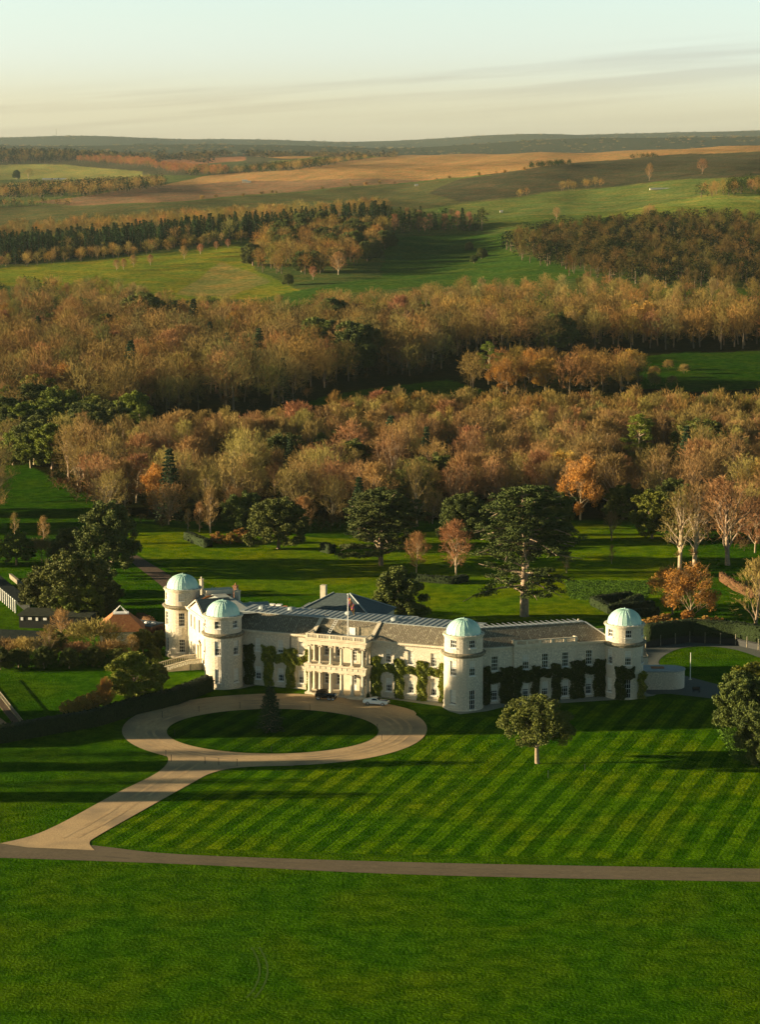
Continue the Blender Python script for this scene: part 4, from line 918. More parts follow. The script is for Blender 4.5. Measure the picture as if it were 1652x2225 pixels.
# timber fence right of the house: one thing, its posts and rails
fpnts = [at(1404, 1408), at(1500, 1396), at(1600, 1402), at(1700, 1424)]
fn = thing('paddock_fence', 'dark timber screen fence along the curved drive right of the house', 'fence', (0, 0, 0))
for a, b in zip(fpnts, fpnts[1:]):
    L_ = math.hypot(b[0] - a[0], b[1] - a[1]); an = math.atan2(b[1] - a[1], b[0] - a[0]); n = int(L_ / 3)
    mb = MB(); mb.box(0, L_, -.03, .03, 1.3, 1.42); mb.box(0, L_, -.03, .03, .5, .62); mb.box(0, L_, -.02, .02, 0, 1.2, 0); mb.build('rail', M_dark, fn, a, rot=(0, 0, an))
    for k in range(n): mb = MB(); mb.box(-.07, .07, -.12, .05, 0, 2.3); mb.build('post', M_band, fn, (a[0] + (b[0] - a[0]) * k / n, a[1] + (b[1] - a[1]) * k / n, 0), rot=(0, 0, an))
# wooden balustrade fence at the lower left corner of the walled garden
a, b = at(-30, 1478), at(49, 1578); an = math.atan2(b[1] - a[1], b[0] - a[0]); L_ = math.hypot(b[0] - a[0], b[1] - a[1])
tr = thing('trellis_fence', 'low slatted trellis fence over a brown border in the left garden', 'fence', a, an)
mb = MB(); mb.box(0, L_, -.05, .05, 1.0, 1.12); mb.box(0, L_, -.05, .05, .15, .25)
for k in range(int(L_ / .35)): mb.box(.1 + k * .35, .16 + k * .35, -.03, .03, .25, 1.0)
mb.build('trellis', M_band, tr); mb = MB(); mb.box(0, L_, -1.3, -.1, 0, .12); mb.build('edging', M_earth, tr)
x, y, _ = at(1404, 1338)
# thin stakes round the oval
stk = [(379, 1600), (445, 1660), (475, 1663), (515, 1665), (352, 1560), (432, 1548), (521, 1540), (673, 1545), (763, 1568), (820, 1588), (830, 1610), (360, 1645), (372, 1655), (590, 1636), (1192, 1690), (1272, 1676)]
first = None
for i, (u, v) in enumerate(stk):
    if first is None:
        mb = MB(); mb.tube((0, 0, 0), (0, 0, 1.1), .05, .045, 6); mb.lathe([(.07, 1.08), (.07, 1.16), (.01, 1.2)], 6); first = mb.build('marker_stake', M_dark); o = first
    else: o = first.copy(); COL.objects.link(o)
    o.location = at(u, v); tag(o, 'thin dark stake at the edge of the gravel drive' if i < 14 else 'thin stake on the lawn by the lone tree', 'stake', 'stakes along the drive' if i < 14 else 'stakes by the lone tree')
# benches and planter
x, y, _ = at(1404 + 60, 1503)
bn = thing('bench', 'small dark bench on the paving right of the round lodge', 'bench', (*g(1514, 1504), 0)); 
mb = MB(); mb.box(-.7, .7, -.25, .25, .4, .47); mb.build('seat', M_dark, bn); mb = MB(); mb.box(-.7, .7, .2, .26, .47, .95); mb.build('backrest', M_dark, bn)
for sx in (-.6, .6): mb = MB(); mb.box(sx - .04, sx + .04, -.22, .22, 0, .4); mb.build('leg', M_dark, bn)
x, y, _ = at(800, 1525); pl = thing('topiary_pot', 'pale pot with a dark clipped cone at the right end of the portico', 'planter', (x, y, .02))
mb = MB(); mb.lathe([(.22, 0), (.28, .1), (.36, .55), (.4, .6), (.3, .6)], 14); mb.build('pot', M_ashlar, pl); mb = MB(); mb.lathe([(.1, .6), (.42, .7), (.3, 1.2), (.02, 1.8)], 10); mb.build('topiary', M_hedge, pl)

# ---------------- the two cars
M_tyre = mat('tyre', (.02, .02, .02), rough=.8); M_chrome = mat('chrome', (.6, .6, .6), rough=.2, metal=1.)
M_carwhite = mat('car_white', (.80, .78, .72), rough=.25, spec=.5); M_carblack = mat('car_black', (.008, .012, .01), rough=.2, spec=.6); M_navy = mat('stripe_blue', (.02, .04, .12), rough=.3); M_canvas = mat('canvas', (.05, .035, .02), rough=.9)
def wheel(t, x, y, r, w, spoke=False):
    mb = MB(); n = 24
    T = lambda a, b, z: (a, z, b)
    prof = [(r * .62, -w / 2), (r * .9, -w / 2), (r, -w * .3), (r, w * .3), (r * .9, w / 2), (r * .62, w / 2)]
    mb.lathe(prof, n, T=T); ty = mb.build('wheel', M_tyre, t, (x, y, r), smooth=True)
    mb = MB(); mb.lathe([(.01, -w * .46), (r * .15, -w * .5), (r * .2, -w * .3), (r * .5, -w * .32), (r * .63, -w * .44)], n, T=T); mb.lathe([(.01, w * .46), (r * .15, w * .5), (r * .2, w * .3), (r * .5, w * .32), (r * .63, w * .44)], n, T=T)
    mb.build('rim', M_chrome, ty)
def body(sections, m, name, t, smooth=True):
    # sections: (x, halfwidth_low, halfwidth_high, z_low, z_mid, z_top)
    mb = MB(); V = []; 
    for x, a, b, z0, z1, z2 in sections:
        V += [(x, -a * .9, z0), (x, -a, z0 + .1), (x, -a, z1), (x, -b, z2 - .03), (x, -b * .8, z2), (x, b * .8, z2), (x, b, z2 - .03), (x, a, z1), (x, a, z0 + .1), (x, a * .9, z0)]
    k = 10; mb.v = V
    for i in range(len(sections) - 1):
        for j in range(k): mb.f.append((i * k + j, (i + 1) * k + j, (i + 1) * k + (j + 1) % k, i * k + (j + 1) % k)); mb.m.append(0)
    mb.f.append(tuple(range(k))); mb.m.append(0); mb.f.append(tuple(reversed(range((len(sections) - 1) * k, len(sections) * k)))); mb.m.append(0)
    return mb.build(name, m, t, smooth=False)
c = g(818, 1531.5); wc = thing('white_coupe', 'white fastback sports coupe with dark bonnet stripes parked on the gravel', 'car', (c[0], c[1], .04), rad(-17))
body([(-2.3, .75, .7, .42, .6, .82), (-2.2, .86, .78, .3, .65, .93), (-1.3, .9, .82, .26, .68, .97), (-.9, .9, .84, .24, .68, .95), (.7, .9, .84, .24, .68, .93), (1.6, .9, .8, .26, .66, .90), (2.15, .86, .76, .3, .62, .82), (2.3, .8, .72, .38, .55, .74)], M_carwhite, 'body', wc)
mb = MB(); 
def loft(mb, secs, m=0):
    for s0, s1 in zip(secs, secs[1:]):
        for j in range(len(s0) - 1): mb.quad(s0[j], s1[j], s1[j + 1], s0[j + 1], m)
def cab(x, w, z): return [(x, -w, .9), (x, -w * .82, z), (x, w * .82, z), (x, w, .9)]
loft(mb, [[(-1.95, -.74, .93), (-1.9, -.6, .95), (-1.9, .6, .95), (-1.95, .74, .93)], cab(-.95, .8, 1.2), cab(-.45, .82, 1.31), cab(.15, .82, 1.30), [(.75, -.8, .92), (.72, -.7, .94), (.72, .7, .94), (.75, .8, .92)]])
mb.build('cabin', M_carwhite, wc)
mb = MB(); mb.quad((.19, -.62, 1.27), (.70, -.66, .98), (.70, .66, .98), (.19, .62, 1.27)); mb.build('windscreen', M_glass, wc, (.03, 0, .02))
for sy in (-1, 1): mb = MB(); q = [(-.75, sy * .83, .97), (.5, sy * .83, .97), (.12, sy * .725, 1.25), (-.45, sy * .725, 1.25)]; mb.poly(q if sy < 0 else q[::-1]); mb.build('side_window', M_glass, wc)
mb = MB()
for sy in (-.2, .2): mb.box(.8, 2.2, sy - .13, sy + .13, .9, .915)
mb.poly([(.85, -.33, .948), (2.1, -.33, .86), (2.1, -.07, .86), (.85, -.07, .948)]); mb.poly([(.85, .07, .948), (2.1, .07, .86), (2.1, .33, .86), (.85, .33, .948)]); mb.box(-1.6, 1.3, -.912, -.905, .3, .36); mb.build('stripe', M_navy, wc)
mb = MB(); mb.box(2.29, 2.34, -.55, .55, .5, .68); mb.build('grille', M_dark, wc); mb = MB(); mb.box(2.3, 2.4, -.8, .8, .38, .47); mb.build('bumper', M_chrome, wc)
for sy in (-.66, .66): mb = MB(); mb.lathe([(.1, 0), (.1, .05), (.01, .06)], 10, T=lambda a, b, z: (z, a, b)); mb.build('headlight', M_chrome, wc, (2.29, sy, .62))
for x in (-1.38, 1.42):
    for sy in (-1, 1): wheel(wc, x, sy * .83, .33, .2)
c = g(709, 1520); bc = thing('vintage_tourer', 'black vintage open tourer with brown canvas hood parked before the portico', 'car', (c[0], c[1], .04), rad(-13))
body([(-2.0, .5, .5, .5, .8, 1.05), (-1.7, .62, .6, .42, .9, 1.2), (-.3, .66, .64, .42, .9, 1.2), (.25, .6, .56, .42, .95, 1.2), (.3, .42, .36, .45, .95, 1.22), (1.7, .34, .28, .48, .9, 1.18), (1.75, .34, .28, .48, .9, 1.22)], M_carblack, 'body', bc)
mb = MB(); loft(mb, [[(-1.8, -.6, 1.2), (-1.7, -.56, 1.62), (-1.7, .56, 1.62), (-1.8, .6, 1.2)], [(-.9, -.62, 1.25), (-.8, -.58, 1.78), (-.8, .58, 1.78), (-.9, .62, 1.25)], [(.15, -.6, 1.5), (.15, -.55, 1.75), (.15, .55, 1.75), (.15, .6, 1.5)]]); mb.build('hood', M_canvas, bc)
mb = MB(); mb.box(.14, .19, -.58, .58, 1.2, 1.62); mb.build('windscreen', M_glass, bc)
mb = MB()
for sy in (-1, 1):
    for (x0, r) in ((1.35, .58), (-1.35, .58)):
        for k in range(7):
            a, b = rad(180 - k * 26), rad(180 - (k + 1) * 26); mb.quad((x0 + r * math.cos(a), sy * .62 - .13, .42 + r * math.sin(a)), (x0 + r * math.cos(b), sy * .62 - .13, .42 + r * math.sin(b)), (x0 + r * math.cos(b), sy * .62 + .13, .42 + r * math.sin(b)), (x0 + r * math.cos(a), sy * .62 + .13, .42 + r * math.sin(a)))
    mb.box(-.9, .85, sy * .66 - .12, sy * .66 + .12, .4, .45)
mb.build('mudguard', M_carblack, bc)
for sy in (-.36, .36): mb = MB(); mb.lathe([(.02, -.15), (.12, -.06), (.15, .08), (.01, .1)], 12, T=lambda a, b, z: (z, a, b)); mb.build('headlight', M_chrome, bc, (1.85, sy, 1.0))
mb = MB(); mb.box(1.76, 1.8, -.3, .3, .6, 1.2); mb.build('radiator', M_chrome, bc)
for x in (-1.35, 1.4):
    for sy in (-1, 1): wheel(bc, x, sy * .66, .40, .15)
wheel(bc, .62, -.6, .38, .15)
# ================================================================== TREES AND PLANTS
M_bark = mat('bark', (.34, .26, .165), (.20, .15, .10), scale=2.5, rough=.95, bump=.3, rand=.6)
M_barkpale = mat('pale_bark', (.46, .35, .23), (.28, .21, .14), scale=2.5, rough=.95, rand=.4)
M_twig = mat('twigs_brown', (.33, .205, .070), (.24, .15, .052), scale=.2, rough=.95, rand=.75)
M_twigo = mat('twigs_olive', (.31, .225, .066), (.24, .175, .052), scale=.2, rough=.95, rand=.75)
M_twigr = mat('twigs_red', (.34, .18, .068), (.25, .135, .05), scale=.3, rough=.95, rand=.7)
M_leafo = mat('leaves_orange', (.50, .24, .035), (.34, .19, .035), scale=.5, rough=.8, rand=.5, trans=.2)
M_leafg = mat('leaves_holm', (.105, .122, .014), (.05, .068, .010), scale=.6, rough=.7, rand=.5, spec=.25)
M_leafb = mat('leaves_bright', (.16, .18, .016), (.085, .11, .011), scale=.6, rough=.7, rand=.5, trans=.15)
M_ivyd_shade = mat('wall_leaves_dark_shade', (.07, .09, .012), (.035, .05, .008), scale=1.2, rough=.6, spec=.3)  # darker copy of the wall leaves, the right wing's shade put into the colour
M_leafm = mat('leaves_mid', (.11, .13, .014), (.055, .075, .010), scale=.6, rough=.7, rand=.4, spec=.25)
M_needle = mat('needles', (.038, .068, .022), (.02, .04, .015), scale=.5, rough=.8, rand=.6)
M_cedar = mat('cedar_needles', (.078, .098, .018), (.042, .06, .013), scale=.4, rough=.8, rand=.3)
M_ivy = mat('wall_leaves', (.25, .27, .018), (.10, .13, .012), scale=1.2, rough=.5, spec=.4)
M_shrub = mat('shrub_leaves', (.38, .20, .04), (.26, .15, .035), scale=.6, rough=.85, rand=.5)
def norm(v): return v / (np.linalg.norm(v, axis=-1, keepdims=True) + 1e-9)
class Tree:
    def __init__(s, seed): s.r = np.random.RandomState(seed); s.seg = []; s.tw = []; s.lf = []
    def limb(s, p, d, L, r0, r1, n=3, wob=.18, up=.0):
        p = np.array(p, float); d = norm(np.array(d, float)); pts = [p]
        for i in range(n):
            d = norm(d + s.r.randn(3) * wob + np.array([0, 0, up])); q = p + d * L / n
            s.seg.append((p, q, r0 + (r1 - r0) * i / n, r0 + (r1 - r0) * (i + 1) / n)); p = q; pts.append(p)
        return pts, d
    def bare(s, h, cw, th, form='broad', n=(11, 7, 6, 5), tw=.055, base_r=None):
        r = s.r; R = base_r or h * .022; a = cw / 2; zc = th + (h - th) * (.52 if form != 'up' else .45); b = h - zc
        trunk, _ = s.limb((0, 0, -.3), (0, 0, 1), th + (h - th) * (.35 if form == 'broad' else .8), R, R * (.55 if form == 'broad' else .15), 4, .06, .3)
        def envelope(p, d):
            # distance from p along d to the crown's egg-shaped envelope
            q = np.array([p[0] / a, p[1] / a, (p[2] - zc) / b]); e = np.array([d[0] / a, d[1] / a, d[2] / b])
            A = e @ e; B = q @ e; C = q @ q - 1; D = B * B - A * C
            return max(.5, (-B + math.sqrt(max(D, 0))) / A) if D > 0 else 1.
        tips = []
        for i in range(n[0]):
            t = (i + r.rand() * .6) / n[0]; k = len(trunk) - 1
            f = (.35 if form == 'broad' else .15) + (1 - (.35 if form == 'broad' else .15)) * t; idx = min(int(f * k), k - 1); p = trunk[idx] + (trunk[idx + 1] - trunk[idx]) * (f * k - idx)
            if p[2] < th * .8: p = p + np.array([0, 0, th * .8 - p[2]])
            az = i * 2.4 + r.rand() * .7; inc = (1.15 - .95 * t) if form == 'broad' else ((.55 - .35 * t) if form == 'up' else (.95 - .6 * t))
            d = np.array([math.sin(inc) * math.cos(az), math.sin(inc) * math.sin(az), math.cos(inc)])
            L1 = envelope(p, d) * (.78 + .25 * r.rand()); pts, d1 = s.limb(p, d, L1 * .8, R * .42 * (1 - .4 * t), R * .10, 4, .14, .05)
            for j in range(n[1]):
                f = .3 + .7 * (j + r.rand()) / n[1]; k = len(pts) - 1; idx = min(int(f * k), k - 1); q = pts[idx] + (pts[idx + 1] - pts[idx]) * (f * k - idx)
                d2 = norm(d1 * .8 + norm(r.randn(3)) * (.75 if form != 'up' else .4) + np.array([0, 0, .25])); L2 = min(L1 * .5, envelope(q, d2)) * (.75 + .4 * r.rand())
                p2, dd = s.limb(q, d2, L2, R * .12, R * .04, 2, .16, .08); tips.append((p2, dd, L2))
        T = []
        for p2, dd, L2 in tips:
            m = n[2]; f = r.rand(m) * (len(p2) - 1); f[:2] = len(p2) - 1.01; i0 = f.astype(int); P2 = np.array(p2); q = P2[i0] + (P2[i0 + 1] - P2[i0]) * (f - i0)[:, None]
            d3 = norm(dd * .9 + norm(r.randn(m, 3)) * (.8 if form != 'up' else .45) + np.array([0, 0, .25])); L3 = (L2 * .3 + .5) * (.7 + .6 * r.rand(m))
            e = q + d3 * L3[:, None]; T.append((q, e, np.full(m, tw * 1.5)))
            mm = n[3]; f = (.25 + .75 * r.rand(m, mm)); q4 = (q[:, None] + (e - q)[:, None] * f[..., None]).reshape(-1, 3)
            d4 = norm(np.repeat(d3, mm, 0) * .9 + norm(r.randn(m * mm, 3)) * .8 + np.array([0, 0, .2])); L4 = (.45 + .5 * r.rand(m * mm)) * (cw / 9) ** .5
            T.append((q4, q4 + d4 * L4[:, None], np.full(m * mm, tw)))
        # the fine outer spray that rounds off the crown
        m = int(105 * cw * (1 if form != 'up' else .9)); q = norm(r.randn(m, 3) + [0, 0, .35]); q = q[q[:, 2] > -.55]; m = len(q)
        ph = r.rand(6) * 6.28; lob = 1 + .10 * np.sin(q[:, 0] * 5 + ph[0]) * np.sin(q[:, 1] * 5 + ph[1]) + .08 * np.sin(q[:, 2] * 7 + ph[2]) + .05 * np.sin(np.arctan2(q[:, 1], q[:, 0]) * 6 + ph[3])
        rad_ = (.70 + .27 * r.rand(m) ** .6) * lob; c0 = q * rad_[:, None] * [a * .97, a * .97, b * .97] + [0, 0, zc]
        keep = (np.sin(c0[:, 0] * 1.7 + ph[4]) + np.sin(c0[:, 1] * 1.7 + ph[5]) + np.sin(c0[:, 2] * 1.9)) > -1.1; c0 = c0[keep]; q = q[keep]; m = len(q)
        dd = norm(q * .8 + r.randn(m, 3) * .45 + [0, 0, .3]); Lq = .5 + .55 * r.rand(m); T.append((c0, c0 + dd * Lq[:, None], np.full(m, tw * 1.1)))
        s.tw += T; s.tips = [p[0][-1] for p in tips]
        return s
    def leaves(s, centers, sig, cnt, size, flat=1., lift=0.):
        r = s.r; C = np.repeat(np.array(centers), cnt, 0); off = norm(r.randn(len(C), 3)) * (r.rand(len(C), 1) ** .5) * sig; off[:, 2] *= flat
        c = C + off; a = norm(r.randn(len(C), 3)); b = norm(np.cross(a, r.randn(len(C), 3)))
        if flat < .6: a[:, 2] *= .7; b[:, 2] *= .7
        z = size * (.6 + .7 * r.rand(len(C), 1)); s.lf.append((c, a * z, b * z * .6)); return s
    def tubes(s, sides=5):
        V = []; Fc = []
        if not s.seg: return np.zeros((0, 3)), np.zeros((0, 4), int)
        A = np.array([q[0] for q in s.seg]); B = np.array([q[1] for q in s.seg]); r0 = np.array([q[2] for q in s.seg]); r1 = np.array([q[3] for q in s.seg])
        d = norm(B - A); up = np.where(np.abs(d[:, 2:3]) < .9, np.array([[0, 0, 1.]]), np.array([[1., 0, 0]])); q = norm(np.cross(d, up)); e = np.cross(d, q)
        t = np.arange(sides) * 2 * math.pi / sides; ring = q[:, None] * np.cos(t)[None, :, None] + e[:, None] * np.sin(t)[None, :, None]
        V = np.concatenate([A[:, None] + ring * r0[:, None, None], B[:, None] + ring * r1[:, None, None]], 1).reshape(-1, 3)
        n = len(A); base = np.arange(n)[:, None] * 2 * sides; j = np.arange(sides)[None]; j2 = (j + 1) % sides
        Fc = np.stack([base + j, base + j2, base + sides + j2, base + sides + j], -1).reshape(-1, 4)
        return V, Fc
    def twmesh(s):
        if not s.tw: return np.zeros((0, 3)), np.zeros((0, 4), int)
        q = np.concatenate([t[0] for t in s.tw]); e = np.concatenate([t[1] for t in s.tw]); w = np.concatenate([t[2] for t in s.tw])
        sd = norm(np.cross(e - q, s.r.randn(len(q), 3))) * w[:, None]
        V = np.stack([q - sd * .5, q + sd * .5, e + sd * .3, e - sd * .3], 1).reshape(-1, 3); return V, np.arange(len(V)).reshape(-1, 4)
    def lfmesh(s):
        if not s.lf: return np.zeros((0, 3)), np.zeros((0, 4), int)
        c, a, b = [np.concatenate([t[i] for t in s.lf]) for i in range(3)]
        V = np.stack([c - a, c - b, c + a, c + b], 1).reshape(-1, 3); return V, np.arange(len(V)).reshape(-1, 4)

LIB = {}
def add_kind(key, tree, mb_, mcrown, sides=5, mleaf=None):
    tv, tf = tree.tubes(sides); cv, cf = tree.twmesh(); lv, lf = tree.lfmesh()
    mats = [mcrown]; idx = None
    if len(lv) and len(cv):
        V = np.concatenate([cv, lv]); Fc = np.concatenate([cf, lf + len(cv)]); mats = [mcrown, mleaf or mcrown]; idx = np.concatenate([np.zeros(len(cf)), np.ones(len(lf))])
    elif len(lv): V, Fc = lv, lf; mats = [mleaf or mcrown]
    else: V, Fc = cv, cf
    LIB[key] = dict(trunk=(tv, tf), crown=(V, Fc), mats=mats, idx=idx, mb=mb_, me=None, h=max(V[:, 2].max(), tv[:, 2].max() if len(tv) else 0))
for k in range(7): add_kind(f'broad{k}', Tree(100 + k).bare(18, (14, 15, 16, 14, 12, 17, 13)[k], 2.6 + k % 2, 'broad', n=(13, 7, 6, 5)), M_bark, [M_twig, M_twigo, M_twigr, M_twigo, M_twig, M_twigo, M_twigr][k])
for k in range(4): add_kind(f'up{k}', Tree(200 + k).bare(18, 9.5 + k % 2, 2.2, 'up', n=(12, 7, 6, 5)), M_bark, [M_twigo, M_twig][k % 2])
for k in range(2): add_kind(f'lime{k}', Tree(300 + k).bare(12, 8.5, 2.4, 'egg', n=(18, 8, 6, 4), tw=.05), M_barkpale, M_twigr)
add_kind('birch0', Tree(310).bare(12, 5, 1.5, 'egg', n=(14, 7, 6, 4), tw=.04), M_barkpale, M_twig)
for k in range(2):
    t = Tree(320 + k).bare(14, 13, 2.6, 'broad'); t.leaves(t.tips, 1.4, 120, .20); add_kind(f'oak{k}', t, M_bark, M_twig, mleaf=M_leafo)
def blob_tree(seed, h, w, base, lobes, sig, cnt, size, taper=.0, flat=.85, big=11):
    # a crown of separate billows: big boughs, each covered with leaf clusters
    t = Tree(seed); r = t.r; t.limb((0, 0, -.2), (0, 0, 1), h * .6, h * .035, h * .014, 4, .06, .3); c = []
    for i in range(big):
        f = (i + .5) / big; z = base + (h - base) * (.18 + .66 * f) ; a = i * 2.4 + r.rand() * .5; lr = w * (.17 + .08 * r.rand()); rr = max(0, (w / 2 - lr) * math.sqrt(max(0, 1 - (1.5 * f - .5) ** 2 if f > .33 else 1)) * (1 - taper * f) * (.8 + .35 * r.rand()))
        if i == big - 1: rr *= .3
        cc = np.array([rr * math.cos(a), rr * math.sin(a), min(z, h - lr * .7)])
        t.limb((0, 0, h * (.2 + .3 * f)), cc - [0, 0, h * (.2 + .3 * f)], max(1., np.linalg.norm(cc - [0, 0, h * (.2 + .3 * f)])), h * .013, .04, 3, .06)
        for k in range(max(6, int(lobes / big))):
            d = norm(r.randn(3)); d[2] = d[2] * .8 + .12; q = cc + d * [lr, lr, lr * .75] * (.75 + .3 * r.rand())
            if q[2] > base * .6: c.append(q)
    t.leaves(c, sig, cnt, size, flat); return t
for k in range(3): add_kind(f'holm{k}', blob_tree(400 + k, 13, 14 + k, .1, 250, 1.0, 230, .195, big=16), M_bark, M_leafg)
add_kind('yew0', blob_tree(410, 11, 12, .1, 200, .95, 230, .185, taper=.35, big=15), M_bark, M_leafg)
for k in range(2): add_kind(f'bright{k}', blob_tree(420 + k, 12, 12.5, .2, 190, .95, 110, .25, flat=.7, big=14), M_bark, M_leafb)
for k in range(2): add_kind(f'shrub{k}', blob_tree(430 + k, 4, 6, .1, 60, .6, 70, .18, big=8), M_bark, M_shrub)
add_kind('lawntree', blob_tree(440, 11.2, 11.5, 2.6, 210, .9, 170, .155, flat=.8, big=15), M_bark, M_leafm)
def conifer(seed, h, w, tiers=20, per=8, droop=.25, size=.24):
    t = Tree(seed); r = t.r; t.limb((0, 0, -.2), (0, 0, 1), h * .97, h * .018, .03, 4, .01, .5); c = []
    for i in range(tiers):
        z = h * (.06 + .92 * i / tiers); R = w / 2 * (1 - (i / tiers)) ** .8 + .15
        for j in range(per):
            a = j * 6.28 / per + i * .7 + r.rand() * .4; rr = R * (.8 + .35 * r.rand())
            for f in (.35, .7, 1.): c.append((math.cos(a) * rr * f, math.sin(a) * rr * f, z - rr * f * droop + r.randn() * .1))
    t.leaves(c, .42, 14, size, .5); t.seg += [(np.array([0, 0, q[2] + .3]), np.array(q), .05, .02) for q in c[2::6]]; return t
for k in range(2): add_kind(f'spruce{k}', conifer(450 + k, 16, 6.5), M_bark, M_needle)
add_kind('xmas', conifer(455, 7.6, 4.4, 16, 8, .22, .17), M_bark, M_needle)
def pine(seed, h, w):
    t = Tree(seed); r = t.r; t.limb((0, 0, -.2), (0, 0, 1), h * .9, h * .022, h * .008, 5, .05, .3); c = []
    for i in range(15):
        z = h * (.4 + .6 * i / 15); a = i * 2.4 + r.rand(); R = w / 2 * math.sin(math.pi * (.25 + .72 * i / 15)) * (.6 + .5 * r.rand())
        e = np.array([math.cos(a) * R, math.sin(a) * R, z]); t.limb((0, 0, z - h * .08), e - np.array([0, 0, z - h * .08]), R, .12, .05, 3, .05)
        for q in range(5): c.append(e * [.55 + .5 * r.rand(), .55 + .5 * r.rand(), 1] + r.randn(3) * [.9, .9, .35])
    t.leaves(c, 1.2, 90, .26, .45); return t
for k in range(2): add_kind(f'pine{k}', pine(460 + k, 18, 12), M_bark, M_leafb)
def cedar(seed, h, w, stems, low=.1, cnt=66):
    t = Tree(seed); r = t.r; c = []
    tr, _ = t.limb((0, 0, -.3), (0, 0, 1), h * .36, h * .036, h * .028, 3, .02, .5); fork = tr[-1]; axes = []
    for k in range(stems):
        a = k * 6.28 / stems + .5; pts, _ = t.limb(fork if k else tr[-1], (math.cos(a) * .13, math.sin(a) * .13, 1), h * .6, h * .024, h * .007, 5, .05, .25); axes.append(pts)
    n = 80
    for i in range(n):
        f = (i + r.rand() * .5) / n; ax = axes[i % stems]; tt = max(0., (f - .14) / .86); z0 = h * (low + .08 + 1.4 * f) if f < .14 else h * (.47 + .47 * tt)
        zs = np.array([p[2] for p in ax]); p = np.array([np.interp(z0, zs, [q[0] for q in ax]), np.interp(z0, zs, [q[1] for q in ax]), z0])
        az = i * 2.4 + r.rand() * .5; R = w / 2 * (1.12 if f < .14 else math.sqrt(max(0., 1 - (.93 * tt) ** 2))) * (.78 + .3 * r.rand())
        pts, d = t.limb(p, (math.cos(az), math.sin(az), .18), R, h * .0105, .06, 5, .12, -.05)
        for q, s_ in zip(pts[2:], (.5, .75, 1.)):
            for _ in range(4): c.append(q + r.randn(3) * [R * .14, R * .14, .22] + [0, 0, .3])
    t.leaves(c, 1.3, cnt, .26, .36); return t
add_kind('cedar0', cedar(470, 28, 24, 3), M_barkpale, M_cedar, sides=8)
add_kind('cedar1', cedar(471, 18, 19, 2, low=.02, cnt=80), M_bark, M_cedar, sides=7)
def snag(seed, h, w):
    t = Tree(seed).bare(h, w, 4.5, 'egg', n=(16, 6, 5, 4), tw=.06, base_r=.62); r = t.r
    t.limb((0, 0, 0), (.03, .02, 1), h * .97, .6, .14, 6, .07, .3)
    return t
for k in range(2): add_kind(f'snag{k}', snag(480 + k, 21, 12), M_barkpale, M_twigo, sides=7)
for k in range(2): add_kind(f'bush{k}', Tree(490 + k).bare(4, 5.5, .3, 'egg', n=(14, 6, 5, 4), tw=.045, base_r=.08), M_bark, [M_twig, M_twigo][k])

WORDS = dict(broad='bare_tree', up='bare_tree', lime='lime_tree', birch='birch_tree', oak='oak_tree', holm='evergreen_oak', yew='yew_tree', bright='evergreen_tree', shrub='shrub', lawntree='evergreen_tree', spruce='conifer', xmas='christmas_tree', pine='pine_tree', cedar='cedar_tree', snag='old_tree', bush='bush')
CATS = dict(broad='bare tree', up='bare tree', lime='lime tree', birch='birch tree', oak='oak tree', holm='evergreen oak', yew='yew tree', bright='evergreen tree', shrub='shrub', lawntree='evergreen tree', spruce='conifer', xmas='christmas tree', pine='pine tree', cedar='cedar tree', snag='old tree', bush='bush')
def plant(key, x, y, z, h, label, group=None, w=1., rz=None, parts=True, rs=random.Random(3)):
    K_ = LIB[key]; base = key.rstrip('0123456789'); s = h / K_['h']
    rz = rs.uniform(0, 6.28) if rz is None else rz
    if parts:
        if K_['me'] is None:
            K_['me'] = (np_mesh('trunk', *K_['trunk'], K_['mb'], smooth=True), np_mesh('crown', *K_['crown'], K_['mats'], K_['idx']))
        t = thing(WORDS[base], label, CATS[base], (x, y, z), rz, group); t.scale = (s * w * rs.uniform(.9, 1.1), s * w * rs.uniform(.9, 1.1), s)
        link('trunk', K_['me'][0], t); link('crown', K_['me'][1], t)
        return t
    if 'one' not in K_:
        tv, tf = K_['trunk']; cv, cf = K_['crown']; mi = np.concatenate([np.full(len(tf), len(K_['mats'])), K_['idx'] if K_['idx'] is not None else np.zeros(len(cf))])
        K_['one'] = np_mesh(WORDS[base], np.concatenate([tv, cv]), np.concatenate([tf, cf + len(tv)]), K_['mats'] + [K_['mb']], mi)
    o = link(WORDS[base], K_['one'], None, (x, y, z), (0, 0, rz)); o.scale = (s * w, s * w, s); return tag(o, label, CATS[base], group)
def P1(key, u, v, h, label, w=1., group=None, rz=None):
    x, y = g(u, v) if v > 1100 else gt(u, v)[:2]; return plant(key, x, y, tz(x, y) if y > 600 else 0., h, label, group, w, rz)

# --- single trees and shrubs around the house
P1('cedar0', 1140, 1339, 28.5, 'huge cedar with pale forked trunk and layered branches behind the right wing', .98, rz=2.2)
P1('cedar1', 828, 1228, 18.5, 'dark spreading cedar behind the slate block left of the lime trees', rz=1.)
P1('lime0', 905, 1246, 10.5, 'small round headed bare lime left of the pair behind the house', .95)
P1('lime1', 992, 1252, 14., 'larger reddish bare lime right of the pair behind the house', .95)
P1('yew0', 866, 1352, 12., 'round dark yew right of the slate service block', 1.0)
P1('holm0', 605, 1192, 13.5, 'big round dark evergreen on the rear lawn beside orange shrubs', 1.1)
P1('holm1', 530, 1152, 10.5, 'dark evergreen half hidden behind the big round one', 1.)
P1('holm2', 232, 1245, 17.5, 'tallest dark evergreen left of the rear lawn', .9)
P1('yew0', 150, 1225, 9., 'low dark evergreen left of the tallest one', 1.2)
P1('holm0', 165, 1342, 14.5, 'broad dark evergreen above the garden room', 1.0)
